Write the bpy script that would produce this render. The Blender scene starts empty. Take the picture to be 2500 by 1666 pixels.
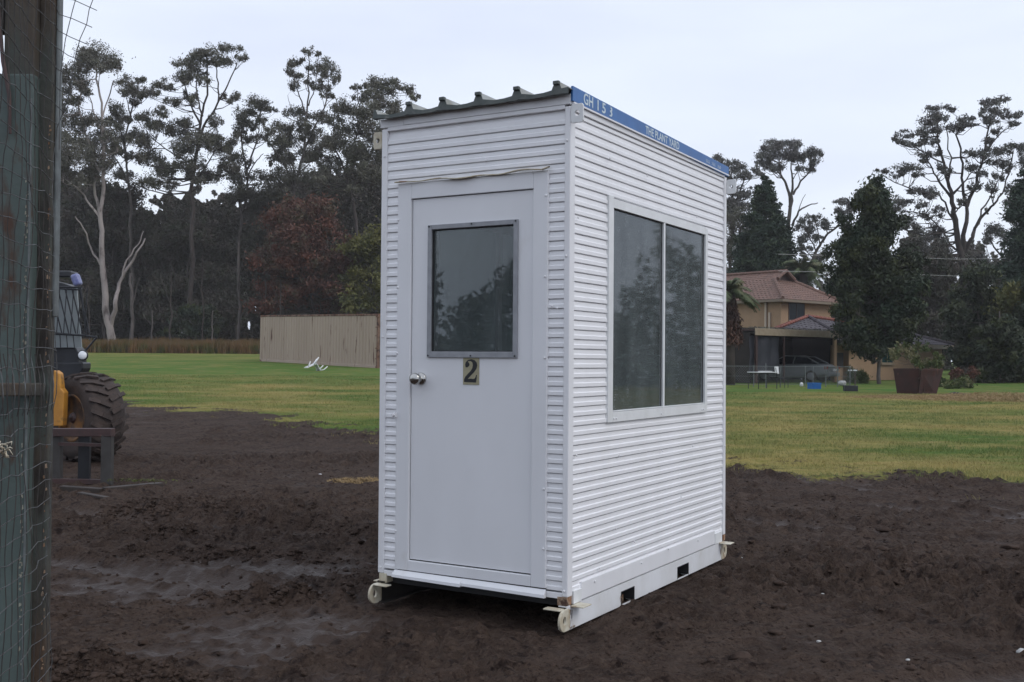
import bpy, math, random
import numpy as np
from mathutils import Vector, Matrix
rnd = random.Random(7)
rng = np.random.default_rng(7)
S = bpy.context.scene
COL = S.collection
# ------------------------------------------------------------------ camera
CAMZ = 1.341
PITCH, ROLL, FOC = 0.017045, 0.00752, 2621.0
_F = Vector((0, math.cos(PITCH), math.sin(PITCH))); _R = Vector((1, 0, 0)); _U = _R.cross(_F)
_R, _U = _R*math.cos(ROLL)+_U*math.sin(ROLL), _U*math.cos(ROLL)-_R*math.sin(ROLL)
cam = bpy.data.cameras.new('camera'); cam.lens = FOC/2500*36; cam.sensor_width = 36
cam.clip_start = 0.05; cam.clip_end = 3000
camo = bpy.data.objects.new('camera', cam); COL.objects.link(camo)
m = Matrix.Identity(4)
for i in range(3):
    m[i][0] = _R[i]; m[i][1] = _U[i]; m[i][2] = -_F[i]
m[2][3] = CAMZ
camo.matrix_world = m
S.camera = camo
# ------------------------------------------------------------------ sky, sun, exposure
SUN_AZ, SUN_EL = math.radians(118), math.radians(42)      # azimuth clockwise from +Y
w = bpy.data.worlds.new('World'); S.world = w; w.use_nodes = True
nt = w.node_tree; nt.nodes.clear()
def N(nt, t, **k):
    n = nt.nodes.new(t)
    for a, b in k.items():
        if a.startswith('i_'):
            n.inputs[a[2:].replace('_', ' ')].default_value = b
        else: setattr(n, a, b)
    return n
sky = N(nt, 'ShaderNodeTexSky', sky_type='NISHITA'); sky.sun_disc = False
sky.sun_elevation = SUN_EL; sky.sun_rotation = SUN_AZ; sky.air_density = 1.2; sky.dust_density = 3
tc = N(nt, 'ShaderNodeTexCoord')
mp = N(nt, 'ShaderNodeMapping'); mp.inputs['Scale'].default_value = (1, 1, 4.5)
nz = N(nt, 'ShaderNodeTexNoise'); nz.inputs['Scale'].default_value = 1.7; nz.inputs['Detail'].default_value = 4; nz.inputs['Roughness'].default_value = .5
cr = N(nt, 'ShaderNodeValToRGB')
cr.color_ramp.elements[0].position = .33; cr.color_ramp.elements[0].color = (.60, .655, .795, 1)
cr.color_ramp.elements[1].position = .66; cr.color_ramp.elements[1].color = (.75, .81, .91, 1)
mul = N(nt, 'ShaderNodeVectorMath', operation='SCALE'); mul.inputs['Scale'].default_value = 10.0
mx = N(nt, 'ShaderNodeMix', data_type='RGBA'); mx.inputs['Factor'].default_value = .93
bg = N(nt, 'ShaderNodeBackground'); bg.inputs['Strength'].default_value = .1
ow = N(nt, 'ShaderNodeOutputWorld')
L = nt.links.new
L(tc.outputs['Generated'], mp.inputs['Vector']); L(mp.outputs[0], nz.inputs['Vector']); L(nz.outputs['Fac'], cr.inputs[0])
L(cr.outputs[0], mul.inputs[0]); L(sky.outputs[0], mx.inputs['A']); L(mul.outputs[0], mx.inputs['B'])
L(mx.outputs['Result'], bg.inputs['Color']); L(bg.outputs[0], ow.inputs[0])
sl = bpy.data.lights.new('sun', 'SUN'); sl.energy = .75; sl.angle = math.radians(28); sl.color = (1, .97, .93)
so = bpy.data.objects.new('sun', sl); COL.objects.link(so)
sd = Vector((math.sin(SUN_AZ)*math.cos(SUN_EL), math.cos(SUN_AZ)*math.cos(SUN_EL), math.sin(SUN_EL)))
so.rotation_euler = sd.to_track_quat('Z', 'Y').to_euler(); so.location = sd*50
vs = S.view_settings; vs.view_transform = 'Standard'; vs.look = 'None'; vs.exposure = .40; vs.gamma = 1
vs.use_curve_mapping = False
S.render.engine = 'CYCLES'
S.cycles.max_bounces = 6; S.cycles.transparent_max_bounces = 12

# ------------------------------------------------------------------ helpers
def ray(px, py): return _F+_R*((px-1250)/FOC)-_U*((py-833)/FOC)
def pix(px, py, Y):
    d = ray(px, py); t = Y/d.y
    return Vector((d.x*t, Y, CAMZ+d.z*t))
def sstep(a, b, x):
    t = np.clip((x-a)/(b-a), 0, 1); return t*t*(3-2*t)
_perm = np.arange(256); np.random.default_rng(3).shuffle(_perm); _perm = np.concatenate([_perm]*3)
_gr = np.random.default_rng(5).uniform(0, 2*np.pi, 256); _gx, _gy = np.cos(_gr), np.sin(_gr)
def perlin(x, y):
    x = np.asarray(x, float); y = np.asarray(y, float)
    xi = np.floor(x).astype(int); yi = np.floor(y).astype(int); xf = x-xi; yf = y-yi; xi &= 255; yi &= 255
    u = xf*xf*xf*(xf*(xf*6-15)+10); v = yf*yf*yf*(yf*(yf*6-15)+10)
    def g(a, b, dx, dy):
        h = _perm[_perm[a]+b]; return _gx[h]*dx+_gy[h]*dy
    n00 = g(xi, yi, xf, yf); n10 = g(xi+1, yi, xf-1, yf); n01 = g(xi, yi+1, xf, yf-1); n11 = g(xi+1, yi+1, xf-1, yf-1)
    a = n00+u*(n10-n00); b = n01+u*(n11-n01)
    return (a+v*(b-a))*1.5
def fbm(x, y, o=4, g=.5):
    s = 0; a = 1
    for i in range(o): s = s+a*perlin(x+17.3*i, y-9.1*i); x = x*2.03; y = y*2.03; a *= g
    return s
def terrain(x, y):
    x = np.asarray(x, float); y = np.asarray(y, float)
    u = x/np.maximum(y, 10)
    s = .026+(.0052-.026)*sstep(-.12, .2, u)
    d = np.clip(y-17, 0, None); d = np.where(d > 90, 90+(d-90)*.35, d)
    soft = d*d/(d+4)*1.0+0
    return s*np.where(d < 40, soft+(d-soft)*(d/40), d)
def tz(x, y): return float(terrain(x, y))
def gpix(px, py):
    d = ray(px, py); lo = 2.0; 
    t = lo
    while t < 200:
        if CAMZ+d.z*t/d.y <= tz(d.x*t/d.y, t): break
        t *= 1.01
    return Vector((d.x*t/d.y, t, tz(d.x*t/d.y, t)))
# edge between mud and grass
_ex = np.array([-60, -20, -9.3, -5.45, -2.4, .5, 2.8, 5.6, 9, 20, 60]); _ey = np.array([33, 28.5, 25.7, 23.1, 19.2, 16.2, 13.9, 11.9, 10.6, 9, 8])
def grassmask(x, y):
    e = np.interp(x, _ex, _ey)
    n = fbm(x*.45, y*.8, 4, .6)*1.9+fbm(x*2.5+5, y*3, 2)*.4
    return (y-e)+n*np.clip(y/18, .5, 1.3)

def setp(o, label=None, cat=None, group=None, kind=None):
    if label: o['label'] = label
    if cat: o['category'] = cat
    if group: o['group'] = group
    if kind: o['kind'] = kind
    return o
def mkmesh(name, V, F, mats, smooth=False, mi=None):
    me = bpy.data.meshes.new(name)
    if isinstance(F, np.ndarray):
        V = np.asarray(V, np.float32); k = F.shape[1]
        me.vertices.add(len(V)); me.vertices.foreach_set('co', V.ravel())
        me.loops.add(F.size); me.loops.foreach_set('vertex_index', F.astype(np.int32).ravel())
        me.polygons.add(len(F)); me.polygons.foreach_set('loop_start', np.arange(0, F.size, k, dtype=np.int32))
        me.polygons.foreach_set('loop_total', np.full(len(F), k, np.int32)); me.update(calc_edges=True)
    else:
        me.from_pydata([tuple(v) for v in V], [], F)
    if not isinstance(mats, (list, tuple)): mats = [mats]
    for a in mats: me.materials.append(a)
    if mi is not None: me.polygons.foreach_set('material_index', np.asarray(mi, np.int32))
    if smooth: me.polygons.foreach_set('use_smooth', np.ones(len(me.polygons), bool))
    me.update()
    return me
def link(name, me, parent=None, loc=None):
    o = bpy.data.objects.new(name, me); COL.objects.link(o)
    if parent is not None: o.parent = parent
    if loc is not None: o.location = loc
    return o
def empty(name, loc, rz=0, **k):
    o = bpy.data.objects.new(name, None); COL.objects.link(o); o.location = loc; o.rotation_euler = (0, 0, rz)
    o.empty_display_size = .2
    return setp(o, **k)
def copytree(o, parent=None):
    c = o.copy(); COL.objects.link(c); c.parent = parent
    for ch in o.children: copytree(ch, c)
    return c
class MB:
    def __init__(s): s.v = []; s.f = []; s.m = []; s.cm = 0
    def add(s, vs, fs):
        b = len(s.v); s.v += [Vector(v) for v in vs]; s.f += [[i+b for i in f] for f in fs]; s.m += [s.cm]*len(fs); return s
    def box(s, x0, x1, y0, y1, z0, z1, M=None):
        vs = [Vector((x, y, z)) for z in (z0, z1) for y in (y0, y1) for x in (x0, x1)]
        if M is not None: vs = [M @ v for v in vs]
        return s.add(vs, [(0, 2, 3, 1), (4, 5, 7, 6), (0, 1, 5, 4), (2, 6, 7, 3), (0, 4, 6, 2), (1, 3, 7, 5)])
    def bar(s, a, b, wx, wz, up=(0, 0, 1)):
        a = Vector(a); b = Vector(b); d = (b-a).normalized(); sx = d.cross(Vector(up))
        if sx.length < 1e-4: sx = d.cross(Vector((0, 1, 0)))
        sx.normalize(); sz = sx.cross(d).normalized()
        vs = [p+sx*(i*wx/2)+sz*(j*wz/2) for p in (a, b) for j in (-1, 1) for i in (-1, 1)]
        return s.add(vs, [(0, 2, 3, 1), (4, 5, 7, 6), (0, 1, 5, 4), (2, 6, 7, 3), (0, 4, 6, 2), (1, 3, 7, 5)])
    def tube(s, pts, r, n=8, cap=True):
        pts = [Vector(p) for p in pts]; K = len(pts)
        rr = r if isinstance(r, (list, tuple)) else [r]*K
        vs = []; prev = None
        for i, p in enumerate(pts):
            t = (pts[min(i+1, K-1)]-pts[max(i-1, 0)]).normalized()
            a = prev if prev is not None else (Vector((1, 0, 0)) if abs(t.x) < .8 else Vector((0, 1, 0)))
            a = (a-t*a.dot(t)).normalized(); prev = a; b = t.cross(a)
            for k in range(n):
                an = 2*math.pi*k/n; vs.append(p+(a*math.cos(an)+b*math.sin(an))*rr[i])
        fs = [(i*n+k, i*n+(k+1) % n, (i+1)*n+(k+1) % n, (i+1)*n+k) for i in range(K-1) for k in range(n)]
        if cap: fs += [tuple(range(n-1, -1, -1)), tuple(range((K-1)*n, K*n))]
        return s.add(vs, fs)
    def lathe(s, prof, n=20, M=None, cap=True):       # prof [(r,z)]
        vs = [Vector((r*math.cos(2*math.pi*k/n), r*math.sin(2*math.pi*k/n), z)) for r, z in prof for k in range(n)]
        if M is not None: vs = [M @ v for v in vs]
        K = len(prof)
        fs = [(i*n+k, i*n+(k+1) % n, (i+1)*n+(k+1) % n, (i+1)*n+k) for i in range(K-1) for k in range(n)]
        if cap: fs += [tuple(range(n-1, -1, -1)), tuple(range((K-1)*n, K*n))]
        return s.add(vs, fs)
    def prism(s, poly, h, M=None):      # poly in xy, extruded z 0..h
        n = len(poly); vs = [Vector((x, y, 0)) for x, y in poly]+[Vector((x, y, h)) for x, y in poly]
        if M is not None: vs = [M @ v for v in vs]
        return s.add(vs, [tuple(range(n-1, -1, -1)), tuple(range(n, 2*n))]+[(i, (i+1) % n, n+(i+1) % n, n+i) for i in range(n)])
    def ring(s, outer, inner, h, M=None):  # same count loops: plate with a hole
        n = len(outer); vs = [Vector((x, y, z)) for z in (0, h) for L_ in (outer, inner) for x, y in L_]
        if M is not None: vs = [M @ v for v in vs]
        fs = []
        for i in range(n):
            j = (i+1) % n
            fs += [(i, n+i, n+j, j), (2*n+i, 2*n+j, 3*n+j, 3*n+i), (i, j, 2*n+j, 2*n+i), (n+i, 3*n+i, 3*n+j, n+j)]
        return s.add(vs, fs)
    def mesh(s, name, mats, smooth=False):
        return mkmesh(name, s.v, s.f, mats, smooth, s.m)
    def obj(s, name, mats, parent=None, smooth=False, loc=None):
        return link(name, s.mesh(name, mats, smooth), parent, loc)
def bevel(o, wd=.004, seg=2):
    md = o.modifiers.new('bevel', 'BEVEL'); md.width = wd; md.segments = seg; md.limit_method = 'ANGLE'; md.angle_limit = math.radians(40)
    return o
def MX(origin, ex, ey, ez):
    M = Matrix.Identity(4)
    for i in range(3): M[i][0] = ex[i]; M[i][1] = ey[i]; M[i][2] = ez[i]; M[i][3] = origin[i]
    return M
# ------------------------------------------------------------------ materials
def mat(name, c1, c2=None, scale=5, rough=.6, rough2=None, metal=0, bump=0, bscale=None, spec=.5, c3=None, s3=2, lo3=.55, hi3=.7, stretch=(1, 1, 1), detail=5, lo=.35, hi=.65, stretch3=None, geo=False):
    """two-tone noise colour, optional third tone in patches (c3), bump"""
    m_ = bpy.data.materials.new(name); m_.use_nodes = True; nt = m_.node_tree; b = nt.nodes['Principled BSDF']; L = nt.links.new
    b.inputs['Roughness'].default_value = rough; b.inputs['Metallic'].default_value = metal; b.inputs['Specular IOR Level'].default_value = spec
    b.inputs['Base Color'].default_value = (*c1, 1)
    tc = nt.nodes.new('ShaderNodeNewGeometry' if geo else 'ShaderNodeTexCoord'); out = tc.outputs['Position' if geo else 'Object']
    def noise(sc, st, det=detail):
        mp = nt.nodes.new('ShaderNodeMapping'); mp.inputs['Scale'].default_value = st; L(out, mp.inputs[0])
        n = nt.nodes.new('ShaderNodeTexNoise'); n.inputs['Scale'].default_value = sc; n.inputs['Detail'].default_value = det; n.inputs['Roughness'].default_value = .6; L(mp.outputs[0], n.inputs[0]); return n
    def ramp(n, a, b_):
        r = nt.nodes.new('ShaderNodeMapRange'); r.inputs[1].default_value = a; r.inputs[2].default_value = b_; L(n.outputs['Fac'], r.inputs[0]); return r
    cur = None
    if c2 is not None:
        n = noise(scale, stretch); r = ramp(n, lo, hi); mxn = nt.nodes.new('ShaderNodeMix'); mxn.data_type = 'RGBA'
        mxn.inputs['A'].default_value = (*c1, 1); mxn.inputs['B'].default_value = (*c2, 1); L(r.outputs[0], mxn.inputs['Factor']); cur = mxn.outputs['Result']
        if rough2 is not None:
            q = nt.nodes.new('ShaderNodeMix'); q.inputs[2].default_value = rough; q.inputs[3].default_value = rough2; L(r.outputs[0], q.inputs[0]); L(q.outputs[0], b.inputs['Roughness'])
    if c3 is not None:
        n = noise(s3, stretch3 or stretch, 8); r = ramp(n, lo3, hi3); mxn = nt.nodes.new('ShaderNodeMix'); mxn.data_type = 'RGBA'
        if cur: L(cur, mxn.inputs['A'])
        else: mxn.inputs['A'].default_value = (*c1, 1)
        mxn.inputs['B'].default_value = (*c3, 1); L(r.outputs[0], mxn.inputs['Factor']); cur = mxn.outputs['Result']
    if cur: L(cur, b.inputs['Base Color'])
    if bump:
        n = noise(bscale or scale*3, (1, 1, 1)); bm = nt.nodes.new('ShaderNodeBump'); bm.inputs['Strength'].default_value = bump; bm.inputs['Distance'].default_value = .01
        L(n.outputs['Fac'], bm.inputs['Height']); L(bm.outputs[0], b.inputs['Normal'])
    return m_
def glassmat(name, tint=(.5, .53, .52), rough=.02, wet=False, haze=0.0):
    m_ = bpy.data.materials.new(name); m_.use_nodes = True; nt = m_.node_tree; nt.nodes.clear(); L = nt.links.new
    o = nt.nodes.new('ShaderNodeOutputMaterial'); t = nt.nodes.new('ShaderNodeBsdfTransparent'); t.inputs[0].default_value = (*tint, 1)
    g = nt.nodes.new('ShaderNodeBsdfGlossy'); g.inputs['Roughness'].default_value = rough; g.inputs['Color'].default_value = (.9, .93, .95, 1)
    fr = nt.nodes.new('ShaderNodeFresnel'); fr.inputs[0].default_value = 1.55; mxs = nt.nodes.new('ShaderNodeMixShader')
    L(fr.outputs[0], mxs.inputs[0]); L(t.outputs[0], mxs.inputs[1]); L(g.outputs[0], mxs.inputs[2])
    res = mxs.outputs[0]
    if haze:
        d = nt.nodes.new('ShaderNodeBsdfDiffuse'); d.inputs[0].default_value = (.42, .46, .47, 1)
        tc = nt.nodes.new('ShaderNodeTexCoord'); mp = nt.nodes.new('ShaderNodeMapping'); mp.inputs['Scale'].default_value = (5, 5, 1.4); L(tc.outputs['Object'], mp.inputs[0])
        n = nt.nodes.new('ShaderNodeTexNoise'); n.inputs['Scale'].default_value = 1.6; n.inputs['Detail'].default_value = 6; L(mp.outputs[0], n.inputs[0])
        r = nt.nodes.new('ShaderNodeMapRange'); r.inputs[1].default_value = .35; r.inputs[2].default_value = .8; r.inputs[3].default_value = haze*.45; r.inputs[4].default_value = haze; L(n.outputs['Fac'], r.inputs[0])
        ms = nt.nodes.new('ShaderNodeMixShader'); L(r.outputs[0], ms.inputs[0]); L(res, ms.inputs[1]); L(d.outputs[0], ms.inputs[2]); res = ms.outputs[0]
        if wet:
            v = nt.nodes.new('ShaderNodeTexVoronoi'); v.inputs['Scale'].default_value = 75; L(tc.outputs['Object'], v.inputs[0])
            r2 = nt.nodes.new('ShaderNodeMapRange'); r2.inputs[1].default_value = .30; r2.inputs[2].default_value = .14; L(v.outputs['Distance'], r2.inputs[0])
            n2 = nt.nodes.new('ShaderNodeTexNoise'); n2.inputs['Scale'].default_value = 5; L(mp.outputs[0], n2.inputs[0])
            r3 = nt.nodes.new('ShaderNodeMapRange'); r3.inputs[1].default_value = .40; r3.inputs[2].default_value = .66; r3.inputs[4].default_value = .45; L(n2.outputs['Fac'], r3.inputs[0])
            mm = nt.nodes.new('ShaderNodeMath'); mm.operation = 'MULTIPLY'; L(r2.outputs[0], mm.inputs[0]); L(r3.outputs[0], mm.inputs[1])
            d2 = nt.nodes.new('ShaderNodeBsdfDiffuse'); d2.inputs[0].default_value = (.5, .55, .57, 1)
            ms2 = nt.nodes.new('ShaderNodeMixShader'); L(mm.outputs[0], ms2.inputs[0]); L(res, ms2.inputs[1]); L(d2.outputs[0], ms2.inputs[2]); res = ms2.outputs[0]
    L(res, o.inputs[0]); return m_
M = {}
M['white'] = mat('white_paint', (.79, .79, .81), (.73, .73, .745), 3, .38, c3=(.50, .485, .44), s3=9, lo3=.66, hi3=.85, stretch=(1, 1, .6), bump=.05, bscale=30)
M['door_white'] = mat('door_paint', (.74, .745, .77), (.695, .70, .72), 2.2, .36, c3=(.50, .465, .42), s3=2.4, lo3=.62, hi3=.85, stretch=(1, 1, .5), bump=.04, bscale=14)
M['board'] = mat('cladding_paint', (.84, .84, .86), (.79, .79, .805), 4, .33, c3=(.48, .47, .44), s3=14, lo3=.70, hi3=.85, stretch=(1, 1, 1.6), bump=.03)
M['cream'] = mat('cream_weathered_paint', (.60, .57, .47), (.42, .35, .24), 16, .5, c3=(.24, .11, .045), s3=11, lo3=.56, hi3=.68, bump=.1)
M['rust'] = mat('rusty_steel', (.22, .10, .045), (.42, .33, .24), 22, .8, c3=(.06, .03, .02), s3=14, lo3=.5, hi3=.62, bump=.3)
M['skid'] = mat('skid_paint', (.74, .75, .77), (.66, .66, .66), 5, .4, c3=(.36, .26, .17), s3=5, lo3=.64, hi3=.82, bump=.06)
M['roof'] = mat('roof_sheet_green_grey', (.045, .06, .055), (.09, .10, .095), 14, .5, c3=(.18, .18, .16), s3=25, lo3=.6, hi3=.8)
M['rooftop'] = mat('roof_sheet_upper', (.32, .34, .34), (.22, .22, .19), 7, .5)
M['blue'] = mat('blue_fascia_paint', (.045, .155, .40), (.04, .13, .34), 9, .45, c3=(.12, .22, .38), s3=20, lo3=.68, hi3=.8)
M['letter'] = mat('white_letter_paint', (.60, .68, .72), (.42, .55, .65), 60, .6, lo=.45, hi=.7)
M['alu'] = mat('grey_aluminium_trim', (.30, .31, .335), (.24, .25, .27), 18, .5, c3=(.5, .5, .52), s3=30, lo3=.68, hi3=.75, metal=.0)
M['winwhite'] = mat('window_surround_paint', (.76, .775, .78), (.68, .69, .69), 7, .4, c3=(.42, .43, .42), s3=9, lo3=.66, hi3=.8, stretch=(1, 1, 1))
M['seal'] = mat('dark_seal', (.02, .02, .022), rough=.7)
M['chrome'] = mat('knob_steel', (.45, .44, .42), rough=.22, metal=1)
M['plate'] = mat('brass_number_plate', (.36, .33, .22), (.30, .275, .18), 30, .45)
M['black'] = mat('black_print', (.012, .013, .016), rough=.5)
M['inner'] = mat('interior_lining', (.72, .74, .70), (.64, .66, .62), 3, .6)
M['understeel'] = mat('dirty_shaded_steel', (.035, .030, .026), (.022, .018, .016), 9, .8)  # left skid web: dirt plus the shade under the booth, in one colour
M['glass'] = glassmat('door_glass', (.80, .83, .83), .015, haze=.12)
M['wglass'] = glassmat('wet_window_glass', (.74, .79, .77), .03, wet=True, haze=.15)
M['galv'] = mat('old_galvanised', (.17, .19, .19), (.11, .12, .12), 25, .55, metal=.3)
M['teal'] = mat('weathered_teal_paint', (.078, .105, .098), (.056, .076, .070), 6, .6, c3=(.055, .026, .014), s3=9, lo3=.56, hi3=.64, stretch=(1, 1, .35), bump=.25, bscale=40)
M['rustpost'] = mat('rusting_teal_post', (.060, .038, .024), (.050, .064, .058), 8, .75, c3=(.016, .012, .01), s3=10, lo3=.5, hi3=.62, stretch=(1, 1, .35), bump=.35, bscale=50)
M['paleflake'] = mat('pale_paint_flake', (.33, .33, .27), (.18, .16, .12), 60, .7)
M['wire'] = mat('wire_dull', (.11, .12, .125), (.06, .05, .045), 40, .5, metal=.4)
M['wiredark'] = mat('wire_dark_rust', (.045, .035, .03), (.02, .02, .02), 40, .7)
M['yellow'] = mat('machine_yellow', (.52, .25, .04), (.38, .17, .03), 6, .5, c3=(.10, .06, .035), s3=7, lo3=.55, hi3=.7)
M['muddy_yellow'] = mat('muddy_machine_yellow', (.24, .11, .025), (.10, .055, .03), 6, .7, c3=(.055, .036, .028), s3=7, lo3=.45, hi3=.6)
M['rubber'] = mat('muddy_rubber', (.030, .022, .020), (.062, .042, .034), 8, .85, c3=(.020, .016, .016), s3=16, lo3=.5, hi3=.7, bump=.6, bscale=25)
M['plastic'] = mat('black_plastic', (.012, .013, .016), (.02, .022, .028), 6, .4)
M['cabglass'] = mat('cab_dusty_glass', (.26, .29, .30), (.20, .23, .24), 3, .25)
M['lamp'] = mat('lamp_lens', (.8, .82, .85), rough=.15)
M['bluegrey'] = mat('blue_beacon_plastic', (.10, .12, .30), (.30, .32, .45), 8, .3)
M['brownsteel'] = mat('brown_steel', (.065, .032, .030), (.045, .027, .026), 9, .5, c3=(.12, .06, .05), s3=12, lo3=.6, hi3=.7, bump=.2)
M['greysteel'] = mat('grey_steel_leg', (.050, .048, .046), (.034, .030, .028), 7, .5)
M['wood'] = mat('wet_timber', (.045, .032, .026), (.028, .022, .018), 12, .6, stretch=(.3, 3, 3), bump=.4)
M['moss'] = mat('mossy_timber', (.09, .11, .02), (.05, .045, .02), 12, .8)
M['contain'] = mat('container_paint', (.40, .315, .25), (.36, .28, .22), 1.2, .7, c3=(.085, .035, .02), s3=3.2, lo3=.60, hi3=.66, stretch=(1, 1, .12), stretch3=(1.3, 1.3, .16), bump=.1)
M['crust'] = mat('container_rust', (.14, .055, .030), (.25, .18, .14), 2.5, .85, c3=(.05, .02, .015), s3=4, lo3=.5, hi3=.6)
M['plwhite'] = mat('white_plastic', (.74, .75, .76), (.66, .67, .68), 6, .35)
M['brick'] = mat('tan_brick_wall', (.38, .255, .16), (.32, .215, .135), 1.2, .85, c3=(.20, .125, .075), s3=24, lo3=.52, hi3=.62, stretch3=(1, 1, 3))
M['tile_red'] = mat('terracotta_tile', (.19, .108, .082), (.125, .075, .060), 3, .8, c3=(.26, .17, .13), s3=14, lo3=.55, hi3=.7)
M['tile_grey'] = mat('grey_roof_tile', (.075, .065, .075), (.05, .043, .05), 4, .75, c3=(.12, .09, .09), s3=15, lo3=.6, hi3=.7)
M['ridge_red'] = mat('red_ridge_tile', (.26, .07, .04), (.15, .05, .035), 6, .7)
M['gutter'] = mat('cream_gutter', (.32, .26, .19), (.26, .20, .14), 4, .5)
M['soffit'] = mat('grey_brown_soffit', (.20, .16, .12), rough=.7)  # grey-brown paint of the eaves and soffit
M['shadewall'] = mat('carport_shade', (.025, .018, .016), (.015, .012, .011), 2, .8)  # shade inside carport and porch put into the wall colour
M['pipe'] = mat('pale_pipe', (.50, .42, .33), rough=.5)
M['hglass'] = mat('house_window_glass', (.006, .010, .016), rough=.25, spec=.12)
M['hgreen'] = mat('green_blind_glass', (.008, .045, .045), rough=.15)
M['tarp'] = mat('dark_tarp', (.022, .024, .036), (.032, .034, .045), 2, .6, bump=.2)
M['silver'] = mat('silver_car_paint', (.27, .285, .30), (.23, .245, .26), 3, .3, metal=.0)
M['red'] = mat('tail_light_red', (.25, .02, .02), rough=.2)
M['bluecrate'] = mat('blue_plastic', (.02, .14, .42), (.015, .11, .35), 8, .4)
M['skip'] = mat('rusty_skip_steel', (.030, .014, .013), (.055, .017, .014), 2.5, .8, c3=(.11, .045, .03), s3=4, lo3=.62, hi3=.72, bump=.3)
M['bark'] = mat('dark_bark', (.055, .043, .038), (.035, .028, .026), 2, .9, geo=True)
M['palebark'] = mat('pale_gum_bark', (.34, .30, .28), (.20, .17, .165), .8, .85, c3=(.08, .06, .055), s3=1.6, lo3=.56, hi3=.7, stretch=(1, 1, .4), geo=True)
M['midbark'] = mat('grey_brown_bark', (.11, .095, .088), (.065, .055, .05), 1.5, .9, geo=True)
M['conc'] = mat('pale_post', (.45, .45, .44), rough=.8)
M['straw'] = mat('dry_straw', (.36, .26, .13), (.26, .18, .09), 5, .9, geo=True)
def leafmat(name, c1, c2, c3=None, sc=.5):
    m_ = mat(name, c1, c2, sc, .65, c3=c3, s3=.9, lo3=.5, hi3=.62, geo=True, spec=.25)
    return m_
M['euc'] = leafmat('gum_leaves', (.108, .108, .080), (.095, .082, .070), (.135, .135, .102))
M['euc2'] = leafmat('gum_leaves_grey', (0.120, 0.120, 0.109), (0.099, 0.086, 0.086), (0.150, 0.153, 0.135))
M['eucd'] = leafmat('gum_leaves_dark', (0.065, 0.062, 0.047), (0.073, 0.056, 0.049), (0.055, 0.062, 0.039))
M['rust_leaf'] = leafmat('russet_leaves', (0.132, 0.050, 0.031), (0.078, 0.040, 0.031), (0.070, 0.056, 0.031))
M['yel_leaf'] = leafmat('olive_leaves', (0.132, 0.124, 0.028), (0.085, 0.085, 0.028), (0.070, 0.078, 0.028))
M['con'] = leafmat('conifer_needles', (0.031, 0.053, 0.034), (0.022, 0.037, 0.025), (0.046, 0.065, 0.031))
M['con2'] = leafmat('dark_cypress_needles', (0.025, 0.043, 0.025), (0.037, 0.040, 0.022), (0.053, 0.062, 0.022))
M['palm'] = leafmat('palm_frond', (0.093, 0.116, 0.054), (0.062, 0.081, 0.040), (0.139, 0.132, 0.070))
M['deadpalm'] = leafmat('dead_palm_skirt', (0.070, 0.037, 0.028), (0.043, 0.025, 0.022), (0.093, 0.046, 0.031))
M['shrub'] = leafmat('shrub_leaves', (0.085, 0.105, 0.034), (0.054, 0.078, 0.028), (0.171, 0.155, 0.078))
M['tallgrass'] = leafmat('dry_tall_grass', (.16, .085, .035), (.11, .07, .03), (.075, .075, .022))

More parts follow.
